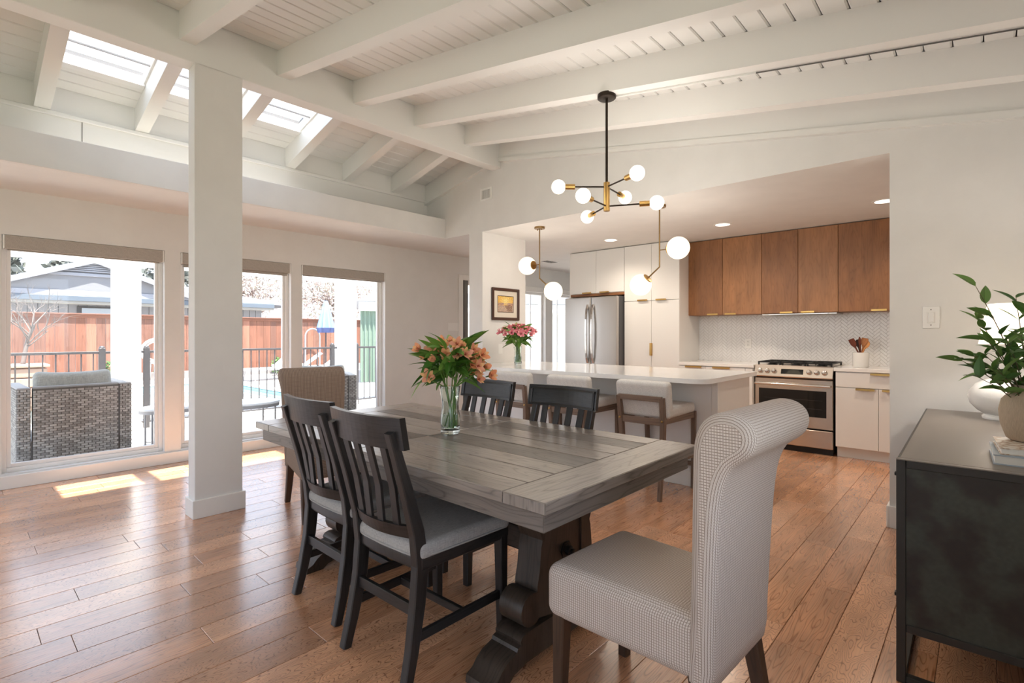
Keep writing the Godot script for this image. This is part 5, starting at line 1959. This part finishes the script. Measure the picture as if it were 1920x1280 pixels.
func make_side_table(at: Vector3, label: String, wide: float) -> void:
	var t := thing("side_table", label, "side table", at, 0.0, "low tables on the terrace")
	var s := Shape.new()
	s.lathe([Vector2(0, 0.455), Vector2(wide, 0.455), Vector2(wide + 0.008, 0.465), Vector2(wide, 0.485), Vector2(0, 0.485)], 28, Transform3D(), Vector2(1.0, 0.8))
	part("top", s, M["stucco white"], t)
	s = Shape.new()
	s.lathe([Vector2(wide - 0.02, 0.42), Vector2(wide, 0.42), Vector2(wide, 0.455), Vector2(wide - 0.02, 0.455)], 28, Transform3D(), Vector2(1.0, 0.8))
	part("rim", s, M["rail light"], t)
	for k in 4:
		var a := PI / 4 + k * PI / 2
		s = Shape.new()
		s.tube([Vector3(cos(a) * wide * 0.95, 0.0, sin(a) * wide * 0.76), Vector3(cos(a) * wide * 0.95, 0.44, sin(a) * wide * 0.76)], 0.012, 8)
		part("leg", s, M["rail light"], t)
	s = Shape.new()
	s.tube([Vector3(-wide * 0.67, 0.06, -wide * 0.54), Vector3(wide * 0.67, 0.06, wide * 0.54)], 0.008, 6)
	s.tube([Vector3(-wide * 0.67, 0.06, wide * 0.54), Vector3(wide * 0.67, 0.06, -wide * 0.54)], 0.008, 6)
	part("brace", s, M["rail light"], t)


const DECK := -0.1

func build_terrace() -> void:
	# paving slabs in a broken pattern
	var g := setting("floor_terrace", one(Vector3(-6.0, DECK - 0.12, -10.2), Vector3(12.0, DECK - 0.012, -5.98)), M["stone curb"])
	var z := -6.0
	var n := 0
	while z > -10.1:
		var d := [0.46, 0.3, 0.6][n % 3] as float
		var x := -2.0 - rng.randf() * 0.5
		while x < 9.0:
			var l := rng.randf_range(0.4, 0.95)
			part("paving_slab", one(Vector3(x + 0.006, DECK - 0.012, z - d + 0.006), Vector3(x + l - 0.006, DECK, z - 0.006), 0.004), M["paving %d" % (rng.randi() % 3)], g)
			x += l
		z -= d
		n += 1
	# white posts of the patio cover and its front beam
	for q in [[1.53, "broad white patio post behind the first wicker armchair"], [4.93, "broad white patio post nearest the white pool house"]]:
		var p := thing("patio_post", q[1], "post", Vector3(q[0] + 0.15, DECK, -8.95), 0.0, "white posts of the patio cover")
		part("shaft", one(Vector3(-0.15, 0.0, -0.15), Vector3(0.15, 2.34, 0.15), 0.01), M["stucco white"], p)
		part("plinth", one(Vector3(-0.165, 0.0, -0.165), Vector3(0.165, 0.1, 0.165), 0.006), M["stucco white"], p)
	solid("patio_beam", one(Vector3(-6.0, 2.235, -9.1), Vector3(9.5, 2.52, -8.8), 0.01), M["stucco white"], "white beam carried by the patio posts", "beam")
	# railing between the posts
	var runs := [[-1.6, 1.5, "black metal railing to the left of the patio post, behind the armchair"], [1.86, 4.9, "black metal railing between the two patio posts"], [5.25, 8.2, "black metal railing on the kitchen side of the second patio post"]]
	for r in runs:
		var o := thing("metal_railing", r[2], "railing", Vector3.ZERO, 0.0, "terrace railings")
		var m: Material = M["rail metal"]
		part("top_rail", one(Vector3(r[0], 0.985, -8.97), Vector3(r[1], 1.02, -8.93), 0.004), m, o)
		part("bottom_rail", one(Vector3(r[0], DECK + 0.08, -8.965), Vector3(r[1], DECK + 0.105, -8.935), 0.003), m, o)
		var x: float = r[0] + 0.1
		while x < r[1] - 0.05:
			part("baluster", one(Vector3(x - 0.007, DECK + 0.1, -8.957), Vector3(x + 0.007, 0.99, -8.943)), m, o)
			x += 0.128
		for e in [[r[1] - 0.09, 0], [r[0] + 0.06, 1]]:
			var newel := Shape.new()
			newel.span(Vector3(e[0] - 0.035, DECK, -8.985), Vector3(e[0] + 0.035, 1.06, -8.915), 0.004)
			newel.lathe(ball(0.035, 8, 12, 0.0), 14, Transform3D(Basis(), Vector3(e[0], 1.06, -8.95)))
			part("newel", newel, m, o)
	# seats
	var a := make_wicker("grey wicker armchair with a back cushion close to the window")
	a.position = Vector3(0.81, DECK + 0.06, -6.28)
	a.rotation.y = 0.03
	back_cushion("pale cushion in the wicker armchair close to the window", a.position, 0.03)
	copy(a, "wicker_armchair", Vector3(3.26, DECK, -6.30), -0.4, "grey wicker armchair behind the brown covered dining chair")
	back_cushion("pale cushion in the wicker armchair behind the dining table", Vector3(3.26, DECK, -6.30), -0.4)
	make_side_table(Vector3(1.78, DECK, -7.25), "small white oval table on grey legs beside the wicker armchair", 0.3)
	make_side_table(Vector3(2.62, DECK, -7.0), "white oval table with grey rim behind the end of the dining table", 0.36)


# ---------------------------------------------------------------- garden, fence, houses
func gable_roof(s: Shape, x0: float, x1: float, y0: float, y1: float, z0: float, z1: float, over: float) -> void:
	# roof with its ridge along z
	var xm := (x0 + x1) * 0.5
	var t := 0.1
	var p := PackedVector2Array([Vector2(x0 - over, y0 - over * (y1 - y0) / (xm - x0)), Vector2(xm, y1), Vector2(x1 + over, y0 - over * (y1 - y0) / (xm - x0)), Vector2(x1 + over, y0 - over * (y1 - y0) / (xm - x0) + t), Vector2(xm, y1 + t), Vector2(x0 - over, y0 - over * (y1 - y0) / (xm - x0) + t)])
	s.extrude(p, z1 - z0, Transform3D(Basis(), Vector3(0, 0, (z0 + z1) * 0.5)))


func crown(s: Shape, center: Vector3, size: Vector3, count: int, big: float, tones: Array, q: RandomNumberGenerator) -> void:
	for k in count:
		var d := Vector3(q.randfn(), q.randfn(), q.randfn()).normalized() * pow(q.randf(), 0.4)
		var p := center + d * size
		var a := Vector3(q.randfn(), q.randfn(), q.randfn()).normalized() * big * q.randf_range(0.6, 1.3)
		var b := a.cross(Vector3(q.randfn(), q.randfn(), q.randfn())).normalized() * big * 0.6
		s.tint = tones[q.randi() % tones.size()]
		s.quad(p - a, p + b, p + a, p - b, Vector3.UP)


func limbs(s: Shape, from: Vector3, dir: Vector3, long: float, r: float, depth: int, q: RandomNumberGenerator) -> void:
	var mid := from + dir * long * 0.5 + Vector3(q.randf_range(-1, 1), q.randf_range(-0.3, 0.6), q.randf_range(-1, 1)) * long * 0.06
	var end := from + dir * long
	s.tube([from, mid, end], [r, r * 0.85, r * 0.66], 6 if depth > 1 else 4, false)
	if depth == 0:
		return
	for k in (3 if depth > 1 else 4):
		var a := q.randf() * TAU
		var side := dir.cross(Vector3(cos(a), 0.3, sin(a))).normalized()
		var d := (dir * q.randf_range(0.7, 1.1) + side * q.randf_range(0.35, 0.8) + Vector3.UP * 0.15).normalized()
		limbs(s, from.lerp(end, q.randf_range(0.55, 1.0)), d, long * q.randf_range(0.5, 0.75), r * 0.5, depth - 1, q)


func build_garden() -> void:
	var q := RandomNumberGenerator.new()
	q.seed = 8
	# ground: pool deck round a sunk pool
	var deck := Shape.new()
	var y := -0.22
	deck.span(Vector3(-30, y - 0.3, -9.8), Vector3(40, y, -10.0))
	deck.span(Vector3(-30, y - 0.3, -10.9), Vector3(40, y, -9.8))
	deck.span(Vector3(-30, y - 0.3, -17.4), Vector3(-4, y, -10.9))
	deck.span(Vector3(5.75, y - 0.3, -17.4), Vector3(40, y, -10.9))
	deck.span(Vector3(-30, y - 0.3, -60), Vector3(40, y, -17.4))
	setting("ground", deck, M["pool stone"])
	setting("ground_patio", one(Vector3(-60, y - 0.6, -70), Vector3(70, y - 0.32, 30)), M["lawn"])
	var p := thing("swimming_pool", "turquoise swimming pool with a stone rim beyond the railing", "pool", Vector3.ZERO)
	var shell := Shape.new()
	shell.span(Vector3(-4.0, -1.6, -17.4), Vector3(5.75, -1.5, -10.9))
	shell.span(Vector3(-4.05, -1.5, -17.4), Vector3(-4.0, y - 0.02, -10.9))
	shell.span(Vector3(5.7, -1.5, -17.4), Vector3(5.75, y - 0.02, -10.9))
	shell.span(Vector3(-4.0, -1.5, -17.4), Vector3(5.75, y - 0.02, -17.35))
	shell.span(Vector3(-4.0, -1.5, -10.95), Vector3(5.75, y - 0.02, -10.9))
	part("shell", shell, M["pool shell"], p)
	var cop := Shape.new()
	cop.span(Vector3(-4.25, y, -17.65), Vector3(5.98, y + 0.04, -17.35), 0.01)
	cop.span(Vector3(-4.25, y, -10.95), Vector3(5.98, y + 0.04, -10.65), 0.01)
	cop.span(Vector3(5.68, y, -17.35), Vector3(5.98, y + 0.04, -10.95), 0.01)
	part("coping", cop, M["stucco white"], p)
	var wat := Shape.new()
	wat.quad(Vector3(-4, y - 0.09, -17.36), Vector3(5.72, y - 0.09, -17.36), Vector3(5.72, y - 0.09, -10.94), Vector3(-4, y - 0.09, -10.94), Vector3.UP)
	part("water", wat, M["pool water"], p)
	# cedar fence on a low stone curb
	var f := thing("cedar_fence", "red cedar board fence on a low stone curb beyond the pool", "fence", Vector3.ZERO)
	part("curb", one(Vector3(-6, y, -20.15), Vector3(26, 0.02, -19.85), 0.01), M["stone curb"], f)
	var x := -3.0
	while x < 18.0:
		var w := q.randf_range(0.21, 0.26)
		var s := Shape.new()
		s.shift = Vector2(q.randf() * 4.0, q.randf() * 4.0)
		s.span(Vector3(x + 0.003, 0.0, -20.02 + q.randf_range(-0.006, 0.006)), Vector3(x + w - 0.003, 1.76, -19.99), 0.004)
		part("board", s, M["fence board %d" % (q.randi() % 4)], f)
		x += w
	part("cap", one(Vector3(-3, 1.85, -20.08), Vector3(18, 1.89, -19.9), 0.006), M["fence board 1"], f)
	part("top_rail", one(Vector3(-3, 1.755, -19.99), Vector3(18, 1.85, -19.96), 0.004), M["fence board 3"], f)
	for k in 3:
		var s := Shape.new()
		s.tinted = true
		crown(s, Vector3(0, 0.2, 0), Vector3(0.2, 0.35, 0.15), 160, 0.06, [Color(0.08, 0.17, 0.05), Color(0.14, 0.24, 0.08), Color(0.05, 0.1, 0.03)], q)
		var o := solid("garden_shrub", s, M["tree bloom"], "low green shrub at the foot of the cedar fence", "shrub", "shrubs at the fence")
		o.position = Vector3([3.25, 4.6, 8.3][k], y + 0.1, -19.6)
	# bare tree in a clay planter
	var pl := thing("clay_planter", "square pale clay planter by the fence with a bare tree", "planter", Vector3(0.75, y, -14.6))
	var sh := Shape.new()
	for k in 4:
		sh.span(Vector3(-0.6, k * 0.2, -0.4), Vector3(0.6, k * 0.2 + 0.185, 0.4), 0.02)
	part("body", sh, M["planter clay"], pl)
	part("rim", one(Vector3(-0.64, 0.8, -0.44), Vector3(0.64, 0.86, 0.44), 0.015), M["planter clay"], pl)
	sh = Shape.new()
	sh.tube([Vector3(1.0, y + 0.8, -14.6), Vector3(1.08, 1.15, -14.62), Vector3(1.18, 1.45, -14.6)], [0.04, 0.034, 0.026], 8, false)
	for k in 9:
		var a := TAU * k / 9.0
		limbs(sh, Vector3(1.04 + k * 0.015, 0.95 + k * 0.06, -14.6), Vector3(cos(a) * 0.75, 0.8, sin(a) * 0.5).normalized(), 0.52, 0.014, 3, q)
	solid("bare_tree", sh, M["pale bark"], "small bare pale tree growing from the clay planter", "tree")
	build_houses(q)
	build_poolside(q)
	# trees behind the fence and the houses
	var rows := [[Vector3(1.6, 0, -40), 9.0, 0, "tall dark evergreen behind the left slope of the louvred gable"], [Vector3(5.4, 0, -44), 10.0, 0, "tall dark evergreen behind the ridge of the grey house"], [Vector3(9.8, 0, -40), 9.5, 0, "tall dark evergreen behind the right slope of the grey house"], [Vector3(14.6, 0, -40.5), 8.2, 1, "bare blossoming tree rising behind the roof end of the grey house"], [Vector3(17.9, 0, -33.0), 7.2, 1, "bare blossoming tree rising behind the closed umbrella"]]
	for r in rows:
		var t := thing("garden_tree", r[3], "tree", r[0], 0.0, "evergreens behind the house" if r[2] == 0 else "blossoming trees behind the fence")
		var high: float = r[1]
		var b := Shape.new()
		b.tube([Vector3(0, -0.2, 0), Vector3(0.1, high * 0.3, 0), Vector3(0, high * 0.55, 0.1)], [0.3, 0.24, 0.16], 8)
		for k in 6:
			var a := TAU * k / 6.0 + 0.5
			limbs(b, Vector3(0.05, high * (0.24 + 0.04 * k), 0), Vector3(cos(a), 0.75, sin(a)).normalized(), high * (0.24 if r[2] == 1 else 0.08), 0.11, 2, q)
		part("branches", b, M["bark"], t)
		var c := Shape.new()
		c.tinted = true
		if r[2] == 0:
			for k in 6:
				crown(c, Vector3(0, high * (0.3 + 0.12 * k), 0), Vector3(1.8 - 0.2 * k, 0.9, 1.7 - 0.2 * k), 420, 0.28, [Color(0.12, 0.14, 0.13), Color(0.18, 0.20, 0.18), Color(0.26, 0.28, 0.26)], q)
		else:
			crown(c, Vector3(0, high * 0.62, 0), Vector3(3.3, high * 0.36, 2.6), 6500, 0.1, [Color(0.50, 0.40, 0.38), Color(0.62, 0.52, 0.50), Color(0.30, 0.27, 0.24), Color(0.75, 0.70, 0.66), Color(0.42, 0.42, 0.34)], q)
		part("crown", c, M["tree bloom"], t).set_meta("kind", "stuff")


func siding(parent: Node3D, x0: float, x1: float, y0: float, y1: float, z: float, wide := 0.3) -> void:
	var x := x0
	var unit := one(Vector3(0, y0, -0.02), Vector3(wide - 0.02, y1, 0.02), 0.006).mesh()
	while x < x1 - 0.05:
		part("siding_board", unit, M["house siding"], parent, Transform3D(Basis(), Vector3(x, 0, z)))
		x += wide


func build_houses(q: RandomNumberGenerator) -> void:
	# grey neighbour house with a front gable
	var h := thing("grey_house", "low grey house with a louvred gable and pale hip roof behind the fence", "house", Vector3.ZERO)
	part("wall", one(Vector3(-6.0, -0.3, -32.0), Vector3(10.6, 2.5, -27.06)), M["house siding"], h)
	siding(h, -1.0, 10.5, -0.3, 2.5, -27.04)
	var e := Shape.new()
	e.span(Vector3(-6.6, 2.47, -32.5), Vector3(11.0, 2.56, -26.3))
	part("eave", e, M["house eave"], h)
	part("gutter", one(Vector3(-6.6, 2.56, -26.34), Vector3(11.0, 2.78, -26.24), 0.02), M["house gutter"], h)
	part("fascia", one(Vector3(-6.6, 2.78, -26.3), Vector3(11.0, 2.98, -26.26), 0.01), M["house trim"], h)
	# hip roof
	var r := Shape.new()
	var a := [Vector3(-6.7, 2.9, -26.3), Vector3(12.4, 2.72, -26.3), Vector3(12.4, 2.72, -33.0), Vector3(-6.7, 2.9, -33.0)]
	var b := [Vector3(-2.5, 3.72, -29.6), Vector3(7.6, 3.72, -29.6)]
	r.quad(a[0], a[1], b[1], b[0], Vector3(0, 1, 1))
	r.quad(a[2], a[3], b[0], b[1], Vector3(0, 1, -1))
	r.tri(a[1], a[2], b[1], Vector3(1, 1, 0))
	r.tri(a[3], a[0], b[0], Vector3(-1, 1, 0))
	part("roof", r, M["house shingles"], h)
	# front gable
	var g := Shape.new()
	g.extrude(PackedVector2Array([Vector2(0.6, 2.98), Vector2(7.2, 2.98), Vector2(3.9, 4.2)]), 0.1, Transform3D(Basis(), Vector3(0, 0, -26.35)))
	var gable := part("gable_wall", g, M["house siding"], h)
	var lv := Shape.new()
	lv.extrude(PackedVector2Array([Vector2(2.75, 3.72), Vector2(5.05, 3.72), Vector2(3.9, 4.14)]), 0.03, Transform3D(Basis(), Vector3(0, 0, -26.28)))
	part("louvre_back", lv, M["louvre dark"], gable)
	for k in 5:
		var yy := 3.74 + k * 0.075
		var half := (4.14 - yy) / 0.42 * 1.12
		part("louvre", one(Vector3(3.9 - half, yy, -26.27), Vector3(3.9 + half, yy + 0.045, -26.22), 0.004), M["house trim"], gable)
	part("gable_sill", one(Vector3(2.3, 3.56, -26.3), Vector3(5.5, 3.68, -26.22), 0.01), M["house trim"], gable)
	var gr := Shape.new()
	gable_roof(gr, 0.6, 7.2, 2.98, 4.22, -29.6, -26.1, 0.35)
	part("gable_roof", gr, M["house shingles"], h)
	var barge := Shape.new()
	for s in [-1.0, 1.0]:
		barge.bar([Vector3(3.9, 4.2, -26.08), Vector3(3.9 + s * 3.65, 2.83, -26.08)], Vector3(0, 1, 0), 0.2, 0.04)
	part("barge_board", barge, M["house trim"], gable)
	var w := part("window", one(Vector3(3.45, 1.2, -27.02), Vector3(5.6, 2.4, -26.98), 0.01), M["frame dark"], h)
	part("pane", one(Vector3(3.6, 1.25, -26.99), Vector3(5.5, 2.33, -26.96)), M["window grey"], w)
	# white pool house to the right with a draped porch, set at an angle to the terrace
	var corner := Vector3(8.38, 0, -14.0)
	h = thing("white_pool_house", "white pool house with a low porch roof beyond the railing", "house", corner, -0.55)
	part("wall", one(Vector3(0.9, -0.3, -5.0), Vector3(9.0, 2.0, -1.6)), M["stucco white"], h)
	part("fascia", one(Vector3(0.0, 1.97, -5.2), Vector3(9.2, 2.26, 0.1), 0.02), M["stucco white"], h)
	part("porch_post", one(Vector3(0.95, -0.25, -0.12), Vector3(1.15, 1.97, 0.05), 0.01), M["stucco white"], h)
	var pr := Shape.new()
	pr.extrude(PackedVector2Array([Vector2(-0.1, 2.26), Vector2(9.3, 2.26), Vector2(7.0, 3.3), Vector2(2.4, 3.3)]), 5.4, Transform3D(Basis(), Vector3(0, 0, -2.55)))
	part("roof", pr, M["house trim"], h)
	var rows := []
	for i in 17:
		var t := i / 16.0
		var line := []
		for j in 49:
			var u := j / 48.0
			line.append(Vector3(0.05 + u * 0.85, lerpf(1.97, -0.2, t), -0.05 + 0.05 * sin(u * TAU * 7.0) * (0.5 + 0.5 * t)))
		rows.append(line)
	var s2 := Shape.new()
	s2.sheet(rows)
	var drape := solid("porch_drape", s2, M["green drape"], "green outdoor drape hanging from the porch of the white pool house", "drape")
	drape.position = corner
	drape.rotation.y = -0.55


func build_poolside(q: RandomNumberGenerator) -> void:
	var y := -0.22
	# closed blue umbrella
	var u := thing("pool_umbrella", "closed pale blue umbrella standing beyond the railing", "umbrella", Vector3(9.42, y, -18.0))
	var s := Shape.new()
	s.tube([Vector3(0, 0, 0), Vector3(0, 2.75, 0)], 0.025, 8)
	part("pole", s, M["rail metal"], u)
	s = Shape.new()
	s.lathe([Vector2(0, 0), Vector2(0.3, 0), Vector2(0.3, 0.06), Vector2(0.05, 0.12)], 16)
	part("base", s, M["rail metal"], u)
	var rows := []
	for i in 9:
		var t := i / 8.0
		var line := []
		for k in 32:
			var a := TAU * k / 32.0
			var rad := lerpf(0.06, 0.27, pow(t, 0.8)) * (1.0 + 0.22 * cos(a * 8.0) * (0.3 + t))
			line.append(Vector3(cos(a) * rad, lerpf(2.72, 1.72, t), sin(a) * rad))
		rows.append(line)
	s = Shape.new()
	s.sheet(rows, true, false, true)
	part("canopy", s, M["blue canvas"], u)
	rows = []
	for i in 3:
		var line := []
		for k in 32:
			var a := TAU * k / 32.0
			var rad := (0.275 - 0.02 * i) * (1.0 + 0.28 * cos(a * 8.0))
			line.append(Vector3(cos(a) * rad, 1.72 - 0.09 * i, sin(a) * rad))
		rows.append(line)
	s = Shape.new()
	s.sheet(rows, true, false, true)
	part("valance", s, M["blue canvas dark"], u)
	# loungers
	var first: Node3D
	for k in 3:
		var at: Vector3 = [Vector3(7.1, y, -17.2), Vector3(8.2, y, -16.3), Vector3(8.7, y, -18.6)][k]
		if k > 0:
			copy(first, "pool_lounger", at, -0.3)
			continue
		var o := thing("pool_lounger", "white pool lounger with a raised back beyond the railing", "lounger", at, 0.2, "white pool loungers")
		first = o
		s = Shape.new()
		s.bar([Vector3(-0.9, 0.36, 0), Vector3(0.2, 0.36, 0), Vector3(0.75, 0.78, 0)], Vector3.BACK, 0.6, 0.05)
		part("sling", s, M["lounge white"], o)
		for e in [-0.31, 0.31]:
			s = Shape.new()
			s.tube([Vector3(-0.92, 0.34, e), Vector3(0.2, 0.34, e), Vector3(0.77, 0.77, e)], 0.018, 6)
			part("side_rail", s, M["rail light"], o)
			for x in [-0.75, 0.3]:
				s = Shape.new()
				s.tube([Vector3(x, 0, e), Vector3(x + 0.05, 0.34, e)], 0.018, 6)
				part("leg", s, M["rail light"], o)
	# white hanging chair near the post and an arched trellis at the fence
	s = Shape.new()
	var ring := []
	for k in 25:
		var a := TAU * k / 24.0
		ring.append(Vector3(cos(a) * 0.42, sin(a) * 0.36, 0))
	s.tube(ring, 0.04, 8, false)
	var inner := []
	for k in 25:
		inner.append(ring[k] * 0.8)
	s.tube(inner, 0.02, 6, false)
	s.tube([Vector3(-0.2, -0.33, 0), Vector3(-0.25, -0.98, 0.1)], 0.025, 6)
	s.tube([Vector3(0.2, -0.33, 0), Vector3(0.25, -0.98, 0.1)], 0.025, 6)
	var pool_chair := solid("round_pool_chair", s, M["lounge white"], "white rounded garden chair frame beside the broad patio post", "chair")
	pool_chair.position = Vector3(4.2, 0.76, -18.2)
	s = Shape.new()
	var arch := [Vector3(-0.3, 0, 0), Vector3(-0.3, 1.3, 0)]
	for k in 9:
		var a := PI - PI * k / 8.0
		arch.append(Vector3(cos(a) * 0.3, 1.3 + sin(a) * 0.3, 0))
	arch.append(Vector3(0.3, 0, 0))
	s.tube(arch, 0.03, 6)
	var tr := solid("arched_trellis", s, M["house trim"], "thin arched trellis against the fence beside the umbrella", "trellis")
	tr.position = Vector3(9.75, y + 0.1, -19.7)
	# grey chair outside the nook windows
	var c := thing("nook_patio_chair", "grey patio chair outside the nook windows", "chair", Vector3(9.05, DECK, -7.6), 0.4)
	part("seat", one(Vector3(-0.3, 0.38, -0.3), Vector3(0.3, 0.46, 0.3), 0.03), M["rail light"], c)
	part("back", one(Vector3(-0.3, 0.46, -0.3), Vector3(0.3, 0.92, -0.24), 0.03), M["rail light"], c)
	for x in [-0.27, 0.27]:
		for z in [-0.27, 0.27]:
			part("leg", one(Vector3(x - 0.02, 0.0, z - 0.02), Vector3(x + 0.02, 0.38, z + 0.02)), M["rail metal"], c)
